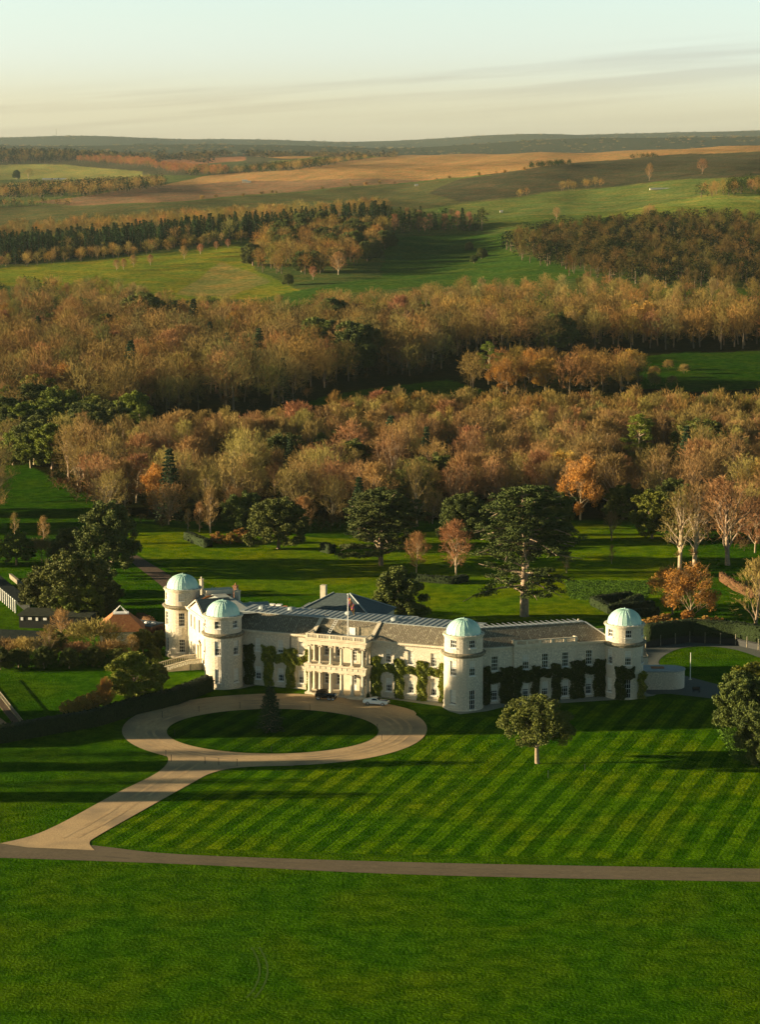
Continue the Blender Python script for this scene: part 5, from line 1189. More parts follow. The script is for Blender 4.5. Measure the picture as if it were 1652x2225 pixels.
P1('holm1', 110, 1335, 12.0, 'second broad dark evergreen above the garden room, further left', .9)
P1('bright0', 188, 1352, 8.5, 'yellow green evergreen behind the cottage roof', .9); P1('bright1', 150, 1352, 8., 'yellow green evergreen left of the one behind the cottage', .9)
P1('bright0', 35, 1228, 8.5, 'olive green bushy tree at the left edge', 1.25); P1('bush1', 90, 1222, 6.5, 'tan bare bush between the olive tree and the dark evergreens', 1.6)
P1('birch0', 32, 1165, 6.5, 'small bare tree at the left edge of the dark meadow'); P1('birch0', 95, 1182, 7.5, 'small bare tree left of the tallest dark evergreen')
P1('birch0', 408, 1150, 6., 'smallest of the three bare birches on the rear lawn', .8); P1('birch0', 433, 1156, 8.5, 'middle one of the three bare birches on the rear lawn', .8); P1('birch0', 457, 1158, 13., 'tallest of the three bare birches on the rear lawn', .9)
for i, (u, v, h) in enumerate([(470, 1180, 3.), (500, 1182, 3.2), (527, 1180, 4.)]): P1('shrub%d' % (i % 2), u, v, h, 'orange brown shrub in the clump beside the round evergreen', 1., 'orange shrubs on the rear lawn')
P1('bright1', 290, 1532, 10.2, 'large evergreen leaning over the long hedge left of the drive', 1.12); P1('holm0', 342, 1490, 4.5, 'smaller evergreen behind the one leaning over the long hedge', .9)
P1('oak0', 232, 1545, 6.5, 'half bare orange tree left of the hedge evergreen', .8)
for i, (u, v, h) in enumerate([(150, 1553, 2.8), (178, 1550, 3.4), (205, 1548, 4.)]): P1('shrub%d' % (i % 2), u, v, h, 'orange shrub in the row above the long hedge', 1.1, 'orange shrubs above the long hedge')
P1('lawntree', 1168, 1659, 11.4, 'lone open crowned evergreen standing on the striped lawn', 1.1, rz=1.)
P1('holm0', 1618, 1600, 11.5, 'dark evergreen with pale stem at the right edge of the lawn', .95); P1('holm1', 1668, 1662, 11.5, 'dark evergreen cut by the right edge, in front of the other', .9); P1('bright1', 1650, 1560, 10.5, 'olive evergreen behind the pair at the right edge of the lawn', 1.1)
P1('xmas', 588, 1587, 7.9, 'narrow christmas tree on the oval lawn', 1.)
P1('oak0', 1500, 1362, 14.5, 'orange leaved oak right of the round towers', .95); P1('oak1', 1462, 1335, 11., 'smaller orange oak behind the orange one')
P1('up0', 1640, 1375, 16.5, 'grey multi stemmed bare tree at the right edge behind the fence', 1.4)
P1('snag0', 1478, 1242, 21., 'old storm worn tree with pale straight trunk right of the meadow', .9, rz=.3); P1('snag1', 1510, 1240, 22., 'old leaning pale trunked tree right of the straight one', .9, rz=2.)
P1('up1', 1582, 1228, 22.5, 'large vase shaped bare tree near the right edge', 1.7)
P1('bright1', 1418, 1170, 13., 'olive evergreen behind the storm worn pair', 1.)
P1('holm2', 1205, 1175, 13., 'dark evergreen behind the huge cedar', .7); P1('holm0', 1010, 1180, 13.5, 'dark evergreen between the limes and the huge cedar', .9)
P1('spruce0', 780, 1165, 15.5, 'dark conifer behind the spreading cedar', 1.1); P1('spruce1', 850, 1020, 17., 'dark green conifer rising inside the wood', 1.2)
P1('pine0', 1390, 1048, 21., 'bright green pine rising from the brown wood', .95); P1('pine1', 1062, 835, 18., 'bright green pine at the left of the orange clump', 1.)
P1('oak1', 340, 1120, 15., 'orange leaved tree at the left front of the wood', .8); P1('oak0', 1262, 1130, 19., 'tall orange brown leafy tree right of the huge cedar', .75)
P1('birch0', 1232, 1245, 5., 'young staked tree on the dark meadow'); P1('birch0', 1330, 1225, 5., 'second young tree further right on the dark meadow', .8)
for i, (u, v, h) in enumerate([(1330, 1175, 8.), (1150, 1150, 7.)]): P1('up3', u, v, h, ['thin bare tree at the edge of the right meadow', 'thin bare tree just left behind the huge cedar'][i], 1.2)
for i, (u, v, h) in enumerate([(1440, 1368, 3.5), (1470, 1375, 3.), (1530, 1372, 3.4), (1555, 1368, 3.), (1410, 1372, 3)]): P1('shrub%d' % (i % 2), u, v, h, 'orange shrub under the oak behind the tall hedge', 1.2, 'orange shrubs under the oak')
# dark shrubbery left of the house, before the cottage
rs_ = random.Random(11)
for i, (u, v, h, k) in enumerate([(20, 1440, 5.5, 'bush0'), (60, 1445, 6., 'bush1'), (105, 1435, 7.5, 'up2'), (135, 1415, 9., 'birch0'), (170, 1440, 5., 'bush0'), (205, 1425, 8., 'bush1'), (240, 1440, 5., 'bush1'), (285, 1440, 6., 'birch0')]):
    P1(k, u, v, h, 'leafless shrub in the dark thicket below the cottage', 1.3, 'leafless shrubs below the cottage')
for i, (u, v, h, k) in enumerate([(40, 1450, 4., 'holm0'), (95, 1452, 4.5, 'holm1'), (150, 1452, 4., 'yew0'), (200, 1448, 4., 'holm2'), (255, 1448, 3.6, 'yew0'), (310, 1420, 5., 'holm0'), (345, 1412, 4., 'yew0'), (335, 1440, 3., 'holm1'), (0, 1455, 4.5, 'yew0'), (-30, 1440, 5., 'holm1'), (120, 1425, 5, 'holm2'), (225, 1345, 6, 'holm0'), (240, 1310, 5, 'yew0'), (215, 1290, 7, 'holm1')]):
    P1(k, u, v, h, 'dark evergreen shrub in the thicket below the cottage' if i < 11 else 'dark evergreen shrub behind the cottage', 1.1, 'dark shrubs round the cottage' if i < 11 else 'dark shrubs behind the cottage')
# tall trees beyond the left edge whose shadows fall across the drive and lawn
for i, (x, y, h, k, w_) in enumerate([(-99, 385, 29, 'holm0', .5), (-95, 383, 29, 'holm1', .5), (-99, 379, 29, 'holm2', .45),
        (-116, 383, 31, 'holm2', .45), (-108, 384, 31, 'holm0', .5), (-108, 378.5, 30, 'holm1', .42), (-124, 383.5, 32, 'holm1', .42), (-118, 380, 31.5, 'holm0', .45),
        (-125, 361, 20, 'broad1', .5), (-128, 353.5, 25, 'holm1', .28), (-132, 336, 23, 'holm2', .26), (-90, 345, 15, 'broad0', .6),
        (-125, 497, 19, 'holm0', .4), (-120, 538, 22, 'holm2', .5),  (-122, 590, 22, 'holm1', .9), (-130, 615, 22, 'holm0', .9)]):
    plant(k, x, y, 0, h, 'tall evergreen beyond the left edge of the park' if 'holm' in k else 'tall bare tree beyond the left edge of the park', 'shade trees beyond the left edge', w_)

# ---------------- woodland: the nearest trees one by one, farther woods as masses
rsw = np.random.RandomState(42)
def scatter(poly, step, jit=.42):
    us = [p[0] for p in poly]; vs = [p[1] for p in poly]
    cs = [gt(u, min(max(v, 345), 1500)) for u, v in poly]; x0, x1 = min(c[0] for c in cs), max(c[0] for c in cs); y0, y1 = min(c[1] for c in cs), max(c[1] for c in cs)
    X, Y = np.meshgrid(np.arange(x0 - step, x1 + step, step), np.arange(y0 - step, y1 + step, step * .92)); X = X + (np.arange(X.shape[0]) % 2)[:, None] * step / 2
    X = (X + rsw.randn(*X.shape) * step * jit * .6).ravel(); Y = (Y + rsw.randn(*Y.shape) * step * jit * .6).ravel(); Z = terrain(X, Y)
    u, v = proj(X, Y, Z); m = inpoly(u, v, poly) & (u > -75) & (u < 1727); return X[m], Y[m], Z[m], u[m], v[m]
INDIV = []   # (x,y,z,u,v,key,h,w,regionlabel,group)
MASS = []
def wood(poly, step, mix, hr, reg, mass=False, w=1.):
    X, Y, Z, U, Vv = scatter(poly, step); keys = [k for k, _ in mix]; pr = np.array([p for _, p in mix], float); pr /= pr.sum()
    for x, y, z, u, v in zip(X, Y, Z, U, Vv):
        k = keys[rsw.choice(len(keys), p=pr)]; h = hr[0] + (hr[1] - hr[0]) * rsw.rand()
        (MASS if mass else INDIV).append((x, y, z, u, v, k, h, w, reg))
W1b = [(105, 1050), (300, 1040), (560, 1035), (900, 1020), (1200, 1010), (1450, 1020), (1730, 1050), (1730, 942), (1300, 940), (960, 936), (800, 950), (700, 968), (450, 1000), (330, 1010), (150, 1020)]
W1 = [(105, 1050), (160, 1095), (215, 1128), (300, 1150), (420, 1146), (560, 1142), (700, 1165), (760, 1150), (1000, 1140), (1050, 1128), (1230, 1120), (1300, 1120), (1440, 1150), (1560, 1180), (1730, 1240), (1730, 1050), (1450, 1020), (1200, 1010), (900, 1020), (560, 1035), (300, 1040), (105, 1050)]
wood(W1, 10.6, [('broad5', .9), ('broad6', .9), ('broad0', 1.), ('broad1', 1), ('broad2', 1), ('broad4', 1), ('up0', .4), ('up2', .4), ('broad3', 1), ('lime0', .9), ('lime1', .8), ('oak1', .25), ('holm1', .28), ('spruce0', .15)], (9, 20), 'in the brown wood behind the house')
wood(W1b, 8.2, [('broad0', .5), ('broad2', .4), ('up0', 1.6), ('up1', 1.6), ('up2', 1.6), ('up3', 1.2), ('lime0', .6), ('pine0', .03)], (14.5, 19), 'in the brown wood behind the house')
W2 = [(-60, 840), (-60, 925), (60, 930), (120, 905), (240, 940), (330, 905), (560, 888), (640, 880), (720, 850), (800, 822), (960, 815), (1000, 770), (940, 740), (700, 715), (560, 745), (400, 745), (290, 725), (120, 715), (-60, 720)]
wood(W2, 12.6, [('broad5', 1.2), ('broad6', .9), ('spruce1', .12), ('broad0', 1.2), ('broad1', 1), ('broad2', 1.3), ('broad3', 1), ('broad4', 1.2), ('up0', .25), ('oak0', .08), ('holm0', .12), ('lime0', .5)], (14, 24), 'in the belt of woodland beyond the brown wood')
W3 = [(960, 720), (1000, 765), (1060, 775), (1400, 760), (1727, 765), (1727, 712), (1300, 705), (1000, 705)]
wood(W3, 12, [('broad0', 1), ('broad5', 1), ('broad6', .7), ('broad2', 1), ('broad3', 1), ('broad4', 1), ('up2', .6), ('up0', .4), ('holm1', .22), ('oak1', .05)], (16, 22), 'in the right hand belt below the dark hillside')
W4 = [(985, 852), (1055, 862), (1385, 862), (1400, 835), (1200, 822), (1060, 822)]
wood(W4, 11, [('broad0', 1), ('broad2', 1), ('broad4', 1), ('oak0', .7), ('oak1', .5)], (14, 18), 'in the clump standing in the meadow')
wood([(-60, 900), (0, 1010), (100, 1040), (230, 985), (330, 985), (300, 950), (120, 905), (0, 880)], 12, [('pine0', .35), ('bright0', .9), ('bright1', .7), ('holm0', 1), ('holm2', 1), ('broad1', .4)], (11, 17), 'in the evergreen group at the left of the wood')
wood([(-60, 1060), (20, 1060), (30, 1130), (-60, 1150)], 10, [('broad1', 1), ('broad4', 1)], (14, 18), 'at the left edge above the dark meadow')
# masses farther off
wood([(540, 588), (620, 600), (700, 598), (740, 588), (840, 562), (845, 512), (700, 505), (600, 520), (540, 560)], 13, [('broad0', 1), ('broad3', 1), ('broad2', 1), ('holm1', .5), ('holm0', .3)], (14, 19), 'in the round copse on the hill')
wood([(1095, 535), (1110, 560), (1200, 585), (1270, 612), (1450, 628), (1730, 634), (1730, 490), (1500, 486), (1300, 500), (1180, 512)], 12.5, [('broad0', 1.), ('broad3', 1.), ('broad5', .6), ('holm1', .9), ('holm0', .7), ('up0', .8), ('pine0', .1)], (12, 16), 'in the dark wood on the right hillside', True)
wood([(-60, 575), (0, 578), (280, 552), (535, 520), (700, 503), (845, 492), (850, 478), (600, 500), (300, 525), (0, 548), (-60, 550)], 10, [('spruce0', 3), ('spruce1', 3), ('broad1', .25)], (15, 19), 'conifer row', True)
wood([(-60, 590), (0, 583), (280, 560), (535, 528), (535, 522), (280, 552), (0, 574), (-60, 580)], 11, [('broad1', 1), ('broad2', 1), ('up0', .5)], (7, 12), 'row', True)
wood([(-60, 540), (0, 534), (300, 508), (600, 488), (840, 472), (840, 462), (600, 474), (300, 492), (0, 516), (-60, 520)], 13, [('broad0', 1), ('broad1', 1), ('broad2', 1), ('broad3', 1)], (12, 17), 'row behind', True)
wood([(850, 507), (1050, 503), (1052, 492), (850, 488)], 10, [('spruce0', 1), ('pine0', .8), ('birch0', .6)], (13, 18), 'pine group', True)
wood([(-60, 720), (120, 712), (290, 722), (400, 740), (560, 733), (640, 705), (380, 690), (280, 655), (60, 650), (-60, 660)], 14, [('broad0', 1), ('broad2', 1), ('up0', 1), ('up1', 1), ('holm0', .3)], (13, 18), 'left belt', True)
wood([(640, 705), (940, 712), (1000, 690), (1100, 682), (1727, 684), (1727, 652), (1300, 648), (1000, 655), (900, 665), (700, 685)], 15, [('broad0', 1), ('broad2', 1), ('up0', 1), ('broad3', 1)], (13, 17), 'mid belt', True)
wood([(1390, 845), (1400, 800), (1500, 790), (1510, 820), (1450, 850)], 16, [('bush0', 1), ('bush1', 1)], (4, 6), 'meadow bushes', True)
wood([(1515, 432), (1727, 420), (1727, 404), (1600, 406), (1520, 424)], 14, [('holm0', 1), ('broad0', 1)], (11, 15), 'r', True)
wood([(1200, 420), (1330, 405), (1330, 400), (1200, 415)], 16, [('broad0', 1)], (9, 12), 'r', True)
wood([(1120, 432), (1160, 428), (1160, 424), (1120, 428)], 16, [('broad0', 1)], (8, 10), 'r', True)
for pl, st, mx, hr in [
  ([(-60, 428), (0, 432), (200, 428), (355, 408), (352, 396), (200, 404), (0, 416), (-60, 412)], 16, [('broad0', 1), ('holm1', .6)], (13, 17)),
  ([(-60, 456), (0, 450), (160, 446), (160, 443), (0, 446), (-60, 450)], 13, [('broad0', 1), ('holm1', 1)], (7, 10)),
  ([(160, 352), (330, 366), (370, 378), (480, 382), (500, 376), (360, 366), (300, 352), (200, 348)], 19, [('lime0', 1), ('broad0', .5)], (13, 17)),
  ([(400, 384), (640, 372), (840, 340), (1000, 330), (1000, 327), (840, 335), (640, 364), (540, 372), (400, 378)], 18, [('broad0', 1), ('holm1', .7)], (12, 16)),
  ([(-60, 362), (150, 352), (340, 346), (560, 338), (840, 332), (1000, 328), (1000, 322), (700, 318), (560, 318), (0, 318), (-60, 318)], 26, [('broad0', 1), ('holm1', 1.2), ('up0', .4)], (16, 21)),
  ([(840, 331), (1150, 322), (1400, 316), (1727, 319), (1727, 314), (1400, 311), (1150, 317), (860, 325)], 20, [('broad0', 1), ('lime0', .6)], (12, 16)),
  ([(1150, 367), (1240, 360), (1240, 356), (1150, 362)], 12, [('holm1', 1)], (6, 8)), ([(1365, 346), (1430, 343), (1430, 340), (1365, 343)], 12, [('holm1', 1)], (6, 8)),
  ([(430, 437), (1000, 388), (1150, 372), (1150, 370), (1000, 386), (430, 435)], 26, [('bush0', 1), ('holm1', .5)], (4, 6))]:
    wood(pl, st, mx, hr, 'dark far' if pl[0] == (-60, 362) else 'far', True)
# far ridges: woods along the skyline
def far_ridge():
    for (y0, y1, n, us, w_) in ((8300, 9800, 900, (-100, 1750), 2.0), (14000, 17000, 900, (-100, 1750), 2.6), (5600, 6600, 1000, (-100, 860), 1.3)):
        for _ in range(n):
            y = y0 + (y1 - y0) * rsw.rand(); u = us[0] + (us[1] - us[0]) * rsw.rand(); x = (u - CU) / F * y
            if math.sin(u / 60. + y / 700.) + math.sin(u / 23. + 1) + math.sin(y / 190.) < -.7: continue
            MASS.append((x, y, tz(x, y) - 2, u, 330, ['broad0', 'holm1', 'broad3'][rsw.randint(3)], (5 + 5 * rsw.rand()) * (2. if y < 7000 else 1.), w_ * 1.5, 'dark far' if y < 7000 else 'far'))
far_ridge()
UNDER = []
_m = len(MASS)
wood(W1, 8.5, [('bush0', 1), ('bush1', 1)], (2.5, 5), 'u', True); wood(W2, 11, [('bush0', 1), ('bush1', 1)], (2.5, 5), 'u', True)
UNDER = MASS[_m:]; del MASS[_m:]
# individual trees: nearest 300 of a kind, the rest joins the mass
INDIV.sort(key=lambda t: t[1])
cntr = {}; reglab = {
 'bare tree': 'leafless tree {}', 'lime tree': 'reddish fine twigged tree {}', 'oak tree': 'orange leaved tree {}', 'evergreen oak': 'dark evergreen tree {}', 'evergreen tree': 'light green evergreen tree {}', 'pine tree': 'bright green pine {}', 'conifer': 'dark pointed conifer {}'}
LIMIT = {'bare tree': 296}
for (x, y, z, u, v, k, h, w_, reg) in INDIV:
    b = k.rstrip('0123456789'); c = CATS[b]; cntr[c] = cntr.get(c, 0) + 1
    if cntr[c] > LIMIT.get(c, 296): MASS.append((x, y, z, u, v, k, h, w_, reg)); continue
    lab = reglab[c].format(reg); plant(k, x, y, z, h, lab, lab.replace('tree', 'trees', 1) if 'tree' in lab else lab.replace('conifer', 'conifers', 1) if 'conifer' in lab else lab.replace('pine', 'pines', 1), w_ * rsw.uniform(.9, 1.15), parts=(y < 780))
print('INDIV', {k: v for k, v in cntr.items()}, 'MASS', len(MASS))

# masses: thinned copies of the same trees, merged per wood into one object
def simple(key, nt, wk):
    K_ = LIB[key]; r = np.random.RandomState(1); cv, cf = K_['crown']; idx = r.choice(len(cf), min(nt, len(cf)), replace=False); q = cv[cf[idx]]; c = q.mean(1, keepdims=True)
    q = c + (q - c) * np.array([wk, wk, wk * .9]); leafy = K_['idx'] is None and len(K_['mats']) == 1 and K_['mats'][0] in (M_leafg, M_needle, M_leafb)
    tv, tf = K_['trunk']; tf = tf[:min(len(tf), 5 * 14)]
    return q.reshape(-1, 3), np.arange(len(q) * 4).reshape(-1, 4), tv[:tf.max() + 1], tf
TINT = {'broad0': (0.306, 0.204, 0.069), 'broad1': (0.294, 0.223, 0.075), 'broad2': (0.344, 0.204, 0.067), 'broad3': (0.283, 0.197, 0.065), 'broad5': (.24, .19, .07), 'broad6': (.30, .17, .075), 'broad4': (0.331, 0.212, 0.069), 'up0': (0.331, 0.263, 0.090), 'up1': (0.331, 0.223, 0.080), 'up2': (0.318, 0.237, 0.080), 'up3': (0.318, 0.212, 0.069), 'lime0': (0.367, 0.167, 0.073), 'lime1': (0.367, 0.167, 0.073), 'birch0': (0.321, 0.181, 0.105),
        'oak0': (0.421, 0.214, 0.058), 'oak1': (0.421, 0.214, 0.058), 'holm0': (0.031, 0.051, 0.013), 'holm1': (0.026, 0.044, 0.013), 'holm2': (0.031, 0.051, 0.013), 'spruce0': (0.032, 0.062, 0.023), 'spruce1': (0.028, 0.053, 0.021), 'pine0': (0.100, 0.149, 0.036), 'pine1': (0.100, 0.149, 0.036), 'bush0': (0.268, 0.184, 0.060), 'bush1': (0.268, 0.197, 0.060)}
M_mass = mat('wood_mass', (1, 1, 1), (.8, .8, .8), scale=.15, rough=.95, attr='tint', spec=.05)
def massobj(name, sel, label, nt, wk):
    VV = []; FF = []; CC = []; off = 0; cache = {}
    for (x, y, z, u, v, k, h, w_, reg) in sel:
        if k not in cache: cache[k] = simple(k, nt, wk)
        cv, cf, tv, tf = cache[k]; s = h / LIB[k]['h']; a = rsw.rand() * 6.28; ca, sa = math.cos(a), math.sin(a); Rm = np.array([[ca, sa, 0], [-sa, ca, 0], [0, 0, 1]])
        col = np.array(TINT[k]) * (.66 + .5 * rsw.rand()) * (np.array([.96, .97, .90]) if reg.startswith('in the belt') or reg in ('mid belt', 'left belt') else np.array([1.04, 1., .86])) * (1 + .08 * rsw.randn(3)) * (.42 if reg == 'in the dark wood on the right hillside' else .5 if reg == 'dark far' else .86 if reg.startswith('in the') else 1.)  # right hillside wood tinted darker: valley-side shade put into the colour
        for vv, ff, cc in ((cv, cf, col), (tv, tf, np.array([.16, .12, .08]))):
            p = (vv * [s * w_, s * w_, s]) @ Rm + [x, y, z]; VV.append(p); FF.append(ff + off); CC.append(np.tile(cc, (len(p), 1))); off += len(p)
    if not VV: return
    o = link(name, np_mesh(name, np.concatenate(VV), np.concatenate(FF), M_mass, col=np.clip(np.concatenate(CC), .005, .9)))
    o['kind'] = 'stuff'; o['label'] = label; o['category'] = 'woodland'; return o
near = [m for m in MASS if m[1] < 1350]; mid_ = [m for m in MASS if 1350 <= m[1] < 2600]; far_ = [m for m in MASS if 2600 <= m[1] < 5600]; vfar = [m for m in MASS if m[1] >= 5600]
print('near', len(near), 'mid', len(mid_), 'far', len(far_))
UNDER = [(*m[:5], 'brush', *m[6:]) for m in UNDER]; LIB['brush'] = LIB['bush0']; TINT['brush'] = (.12, .085, .04)
massobj('undergrowth', UNDER, 'dark undergrowth beneath the leafless trees', 130, 3.)
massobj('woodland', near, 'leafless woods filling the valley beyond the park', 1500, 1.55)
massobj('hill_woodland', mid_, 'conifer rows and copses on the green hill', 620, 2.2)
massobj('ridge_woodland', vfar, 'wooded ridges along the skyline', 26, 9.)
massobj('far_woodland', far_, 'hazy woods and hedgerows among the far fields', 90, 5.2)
# small bare trees on the golf hill, told apart
for i, (u, v, h, k) in enumerate([(253, 588, 8, 'lime0'), (268, 586, 8, 'lime1'), (290, 580, 9, 'lime0'), (326, 576, 8, 'lime1'), (400, 562, 10, 'lime0'), (435, 552, 8, 'lime1'), (470, 543, 7, 'lime0'), (495, 538, 7, 'lime1')]):
    x, y, z = gt(u, v); plant(k, x, y, z, h, 'small bare tree standing on the bright green hill', 'small bare trees on the bright hill', 1., parts=False)
for (u, v, h, k, lab, w_) in [(735, 597, 16, 'lime1', 'round russet tree standing in front of the copse', 1.2), (655, 592, 15, 'holm1', 'dark evergreen at the front of the copse', .9), (626, 620, 8, 'holm0', 'dark bush below the copse', .9), (680, 607, 9, 'lime0', 'small russet tree left of the round one', 1.), (1412, 392, 20, 'broad0', 'left one of two bare trees on the dark upper slope', .7), (1527, 378, 17, 'broad2', 'right one of two bare trees on the dark upper slope', .9), (1020, 545, 7, 'holm0', 'small dark round tree on the shaded green slope', .9), (1047, 562, 8, 'holm1', 'small dark round tree right of the other on the slope', 1.), (1030, 572, 6, 'holm2', 'smallest dark round tree on the shaded slope', .9), (35, 390, 19, 'holm0', 'dark tree left of a pair in the far pale field', .8), (62, 390, 22, 'broad1', 'bare tree right of a pair in the far pale field', 1.1), (1210, 478, 12, 'broad0', 'bare tree on the crest above the dark wood', 1.), (1412, 480, 14, 'broad2', 'bare tree on the bright field edge', 1.2)]:
    x, y, z = gt(u, v); plant(k, x, y, z, h, lab, None, w_, parts=False)

# ---------------- climbing plants on the walls
def climber(T, rects, n_per, seed, label, depth=.55, group=None, size=.16, m_=None):
    r = np.random.RandomState(seed); C = []
    for (a, b, c, d) in rects:
        m = int((b - a) * (d - c) * n_per); s = a + (b - a) * r.rand(m); z = c + (d - c) * r.rand(m)
        s = s + .16 * np.sin(z * 2.1 + a) + r.randn(m) * .07; z = z + .15 * np.sin(s * 3.) + r.randn(m) * .05
        e = np.minimum(np.minimum(s - a, b - s) * 1.4 + .25, 1.); dd = -(.08 + depth * np.clip(e, .1, 1) * (.6 + .4 * np.sin(s * 3.3 + z * 2.7)) * r.rand(m) ** .5)
        C += [T(*p) for p in zip(s, dd, np.maximum(z, .05))]
    C = np.array(C) + [0, HY, 0]; m = len(C); a = norm(r.randn(m, 3)); b = norm(np.cross(a, r.randn(m, 3))); q = size * (.6 + .8 * r.rand(m, 1))
    V = np.stack([C - a * q, C - b * q * .6, C + a * q, C + b * q * .6], 1).reshape(-1, 3); 
    return tag(link('climbing_plant', np_mesh('climbing_plant', V, np.arange(len(V)).reshape(-1, 4), m_ or M_ivy)), label, 'climbing plant', group)
NP = 230
climber(FC, [(3.2, 5.2, 0, 7.6)], NP, 1, 'dark tall climbing plant between the second tower and first arch', m_=M_ivyd_shade)
def scallop(xs, z0, z1): return [(a, b, z0, c) for a, b, c in xs]
climber(FC, [(7.2, 9.0, 0, 5.), (6.8, 9.5, 4.6, 7.6), (9.4, 11.8, 4.7, 6.3), (11.7, 13.4, 0, 5.), (11.2, 13.9, 4.6, 7.5), (13.8, 15.9, 4.7, 6.2), (15.7, 16.9, 4.6, 7.6)], NP, 2, 'bright evergreen climber over the arches left of the portico')
climber(FC, [(15.9, 16.9, 0, 4.6)], NP, 3, 'slim column of climber against the left portico column')
climber(FC, [(28.7, 30.6, 0, 7.4)], NP, 4, 'tall shaded climber against the right side of the portico')
climber(FC, [(33.3, 35.0, 0, 4.8), (33.1, 35.2, 4.6, 7.3), (30.4, 33.2, 4.8, 6.2), (35.1, 37.6, 4.8, 6.1), (37.6, 39.4, 0, 4.8), (37.4, 39.6, 4.6, 7.3), (39.5, 41.9, 4.8, 6.2), (41.9, 43.6, 0, 7.2)], NP, 5, 'bright evergreen climber over the arches right of the portico')
Tw = lambda s, d, z: FR(s, d - (.35 if BAY0 < s < BAY1 else 0.), z)
climber(Tw, [(3.6, 5.3, 0, 6.9), (5.1, 7., 3.9, 5.8), (7.0, 11.0, 0, 6.6), (10.5, 13.2, 3.8, 5.9), (13.0, 14.4, 0, 6.6), (14.2, 17.0, 4.4, 6.0), (16.9, 18.6, 0, 6.7), (18.4, 20.6, 3.9, 5.8), (20.4, 23.3, 0, 7.0), (23.1, 25.3, 4.4, 5.8), (25.1, 27.6, 0, 6.9)], NP, 6, 'climber coloured dark for the shade on the right wing', depth=.8, m_=M_ivyd_shade)
Tt4 = lambda s, d, z: (T4[0] + (3.5 - d) * math.cos(rad(255) + s / 3.5), T4[1] - HY + (3.5 - d) * math.sin(rad(255) + s / 3.5), z)
climber(Tt4, [(-.9, .9, 0, 6.2), (.8, 2.6, 3.9, 5.9)], NP, 7, 'dark climber on the front of the far right tower', m_=M_ivyd_shade)
climber(Tt4, [(3.4, 5.2, 0, 4.8)], NP, 8, 'dark shrub between the far right tower and round lodge', depth=1.2)
# tufts of rough grass and wild growth in the shrubby meadow behind the house: one mass
def tufts():
    rt = np.random.RandomState(9); P_ = []
    for poly, n in (([(1230, 1262), (1420, 1262), (1400, 1300), (1290, 1305), (1240, 1300)], 2600), ([(1560, 1580), (1652, 1600), (1652, 1670), (1600, 1650)], 1200), ([(1405, 1378), (1580, 1365), (1580, 1385), (1405, 1395)], 1600)):
        us = [p[0] for p in poly]; vs = [p[1] for p in poly]; u = rt.uniform(min(us), max(us), n * 2); v = rt.uniform(min(vs), max(vs), n * 2); m = inpoly(u, v, poly)
        P_ += [g(a, b) for a, b in zip(u[m], v[m])]
    P_ = np.array(P_); n = len(P_); k = 5; c = np.repeat(np.c_[P_, np.full(n, .0)], k, 0) + rt.randn(n * k, 3) * [.35, .35, 0]; h = .06 + .16 * rt.rand(n * k, 1); d = norm(rt.randn(n * k, 3) * [1, 1, 0]) * .14
    top = c + np.concatenate([rt.randn(n * k, 2) * .12, h], 1)
    V = np.stack([c - d, c + d, top + d * .4, top - d * .4], 1).reshape(-1, 3)
    o = link('rough_grass', np_mesh('rough_grass', V, np.arange(len(V)).reshape(-1, 4), M_tuft)); o['kind'] = 'stuff'; o['label'] = 'rough leafy growth in the grass'; o['category'] = 'grass'
M_tuft = mat('rough_tufts', (.075, .15, .006), (.04, .09, .005), scale=.6, rough=.9)
tufts()

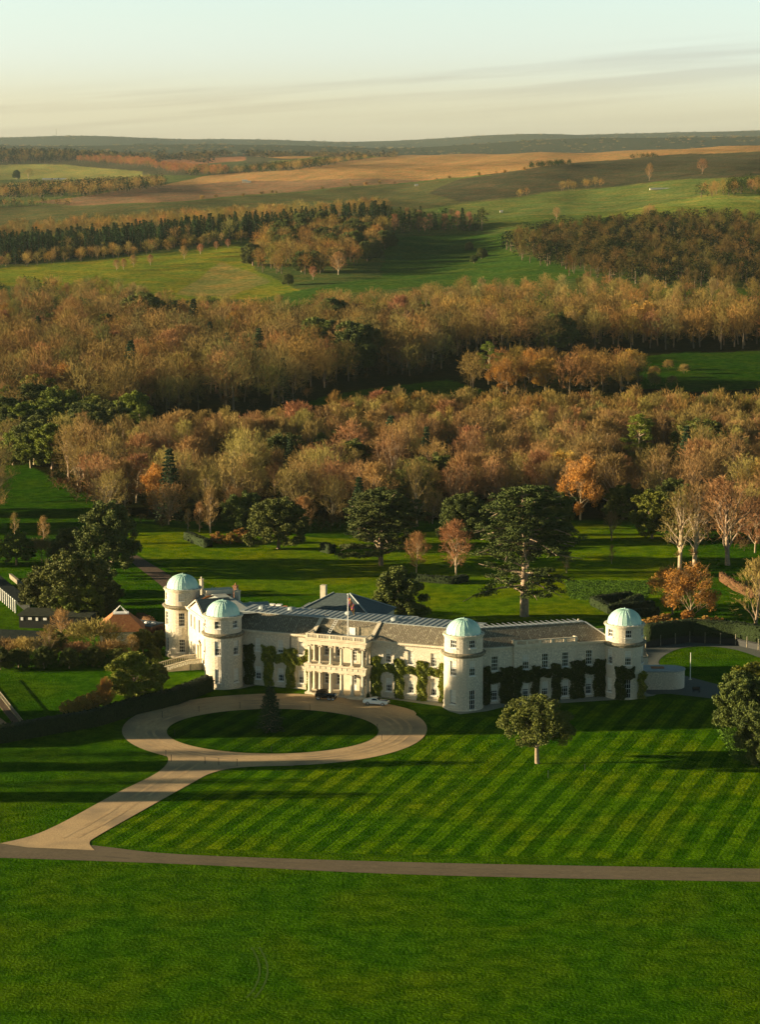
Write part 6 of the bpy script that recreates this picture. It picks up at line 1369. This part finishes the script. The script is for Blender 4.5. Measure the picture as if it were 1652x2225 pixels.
# ---------------- far small structures
def pale_box(u, v, w_, h, label, d=6., cat='building'):
    x, y, z = gt(u, v); t = thing('farm_shed', label, cat, (x, y, z - .2)); mb = MB(); mb.box(-w_ / 2, w_ / 2, -d / 2, d / 2, 0, h); mb.build('wall', M_render, t)
    mb = MB(); mb.quad((-w_ / 2 - .3, -d / 2 - .3, h), (w_ / 2 + .3, -d / 2 - .3, h), (w_ / 2 + .3, 0, h * 1.6), (-w_ / 2 - .3, 0, h * 1.6)); mb.quad((w_ / 2 + .3, d / 2 + .3, h), (-w_ / 2 - .3, d / 2 + .3, h), (-w_ / 2 - .3, 0, h * 1.6), (w_ / 2 + .3, 0, h * 1.6)); mb.build('roof', M_paleslate, t)
pale_box(118, 391, 45, 2.2, 'long pale farm shed in the far left field', 14)
pale_box(540, 397, 7, 2, 'small pale shed on the left part of the tan field'); pale_box(532, 397, 8, 3., 'smaller pale shed left of the one on the tan field')
pale_box(905, 404, 4, 1.6, 'pale hut at the hedge above the green slope'); pale_box(1438, 412, 22, 1.2, 'long pale shelter on the upper right green field'); pale_box(1090, 461, 2.5, 1.2, 'tiny white hut on the lower right green field')
x, y, z = gt(16, 830); t = thing('ruined_arch', 'pale stone ruin with an arch at the left edge of the woods', 'ruin', (x, y, z), .2)
mb = MB(); mb.box(-7, -2, -1, 1, 0, 3.4); mb.box(2, 6, -1, 1, 0, 2.8); mb.box(-2, -1, -1, 1, 0, 5); mb.box(1, 2, -1, 1, 0, 5); mb.lathe([(1., -1), (1.9, -1), (1.9, 1), (1., 1), (1., -1)], 10, a0=0, a1=math.pi, T=lambda a, b, z: (a, z, 3.6 + b)); mb.box(6, 8, -1, 1, 0, 1.6); mb.build('wall', M_render, t)
# radio mast on the far skyline
x, y = (131 - CU) / F * 15500, 15500.; t = thing('radio_mast', 'thin radio mast on the far left skyline', 'mast', (x, y, tz(x, y))); mb = MB(); mb.tube((0, 0, -2), (0, 0, 50), 1.6, .8, 5); mb.build('mast', M_band, t)

# ---------------- evening haze over the whole valley
mb = MB(); mb.box(-14000, 14000, -300, 22000, -30, 330)
hz = bpy.data.materials.new('haze'); hz.use_nodes = True; n = hz.node_tree.nodes; n.remove(n['Principled BSDF']); pv = n.new('ShaderNodeVolumePrincipled')
pv.inputs['Color'].default_value = (.70, .88, .92, 1); pv.inputs['Density'].default_value = 1.5e-5; pv.inputs['Anisotropy'].default_value = .2
hz.node_tree.links.new(pv.outputs[0], n['Material Output'].inputs['Volume'])
ho = mb.build('haze', hz); ho['kind'] = 'stuff'; ho['label'] = 'thin evening haze over the valley'
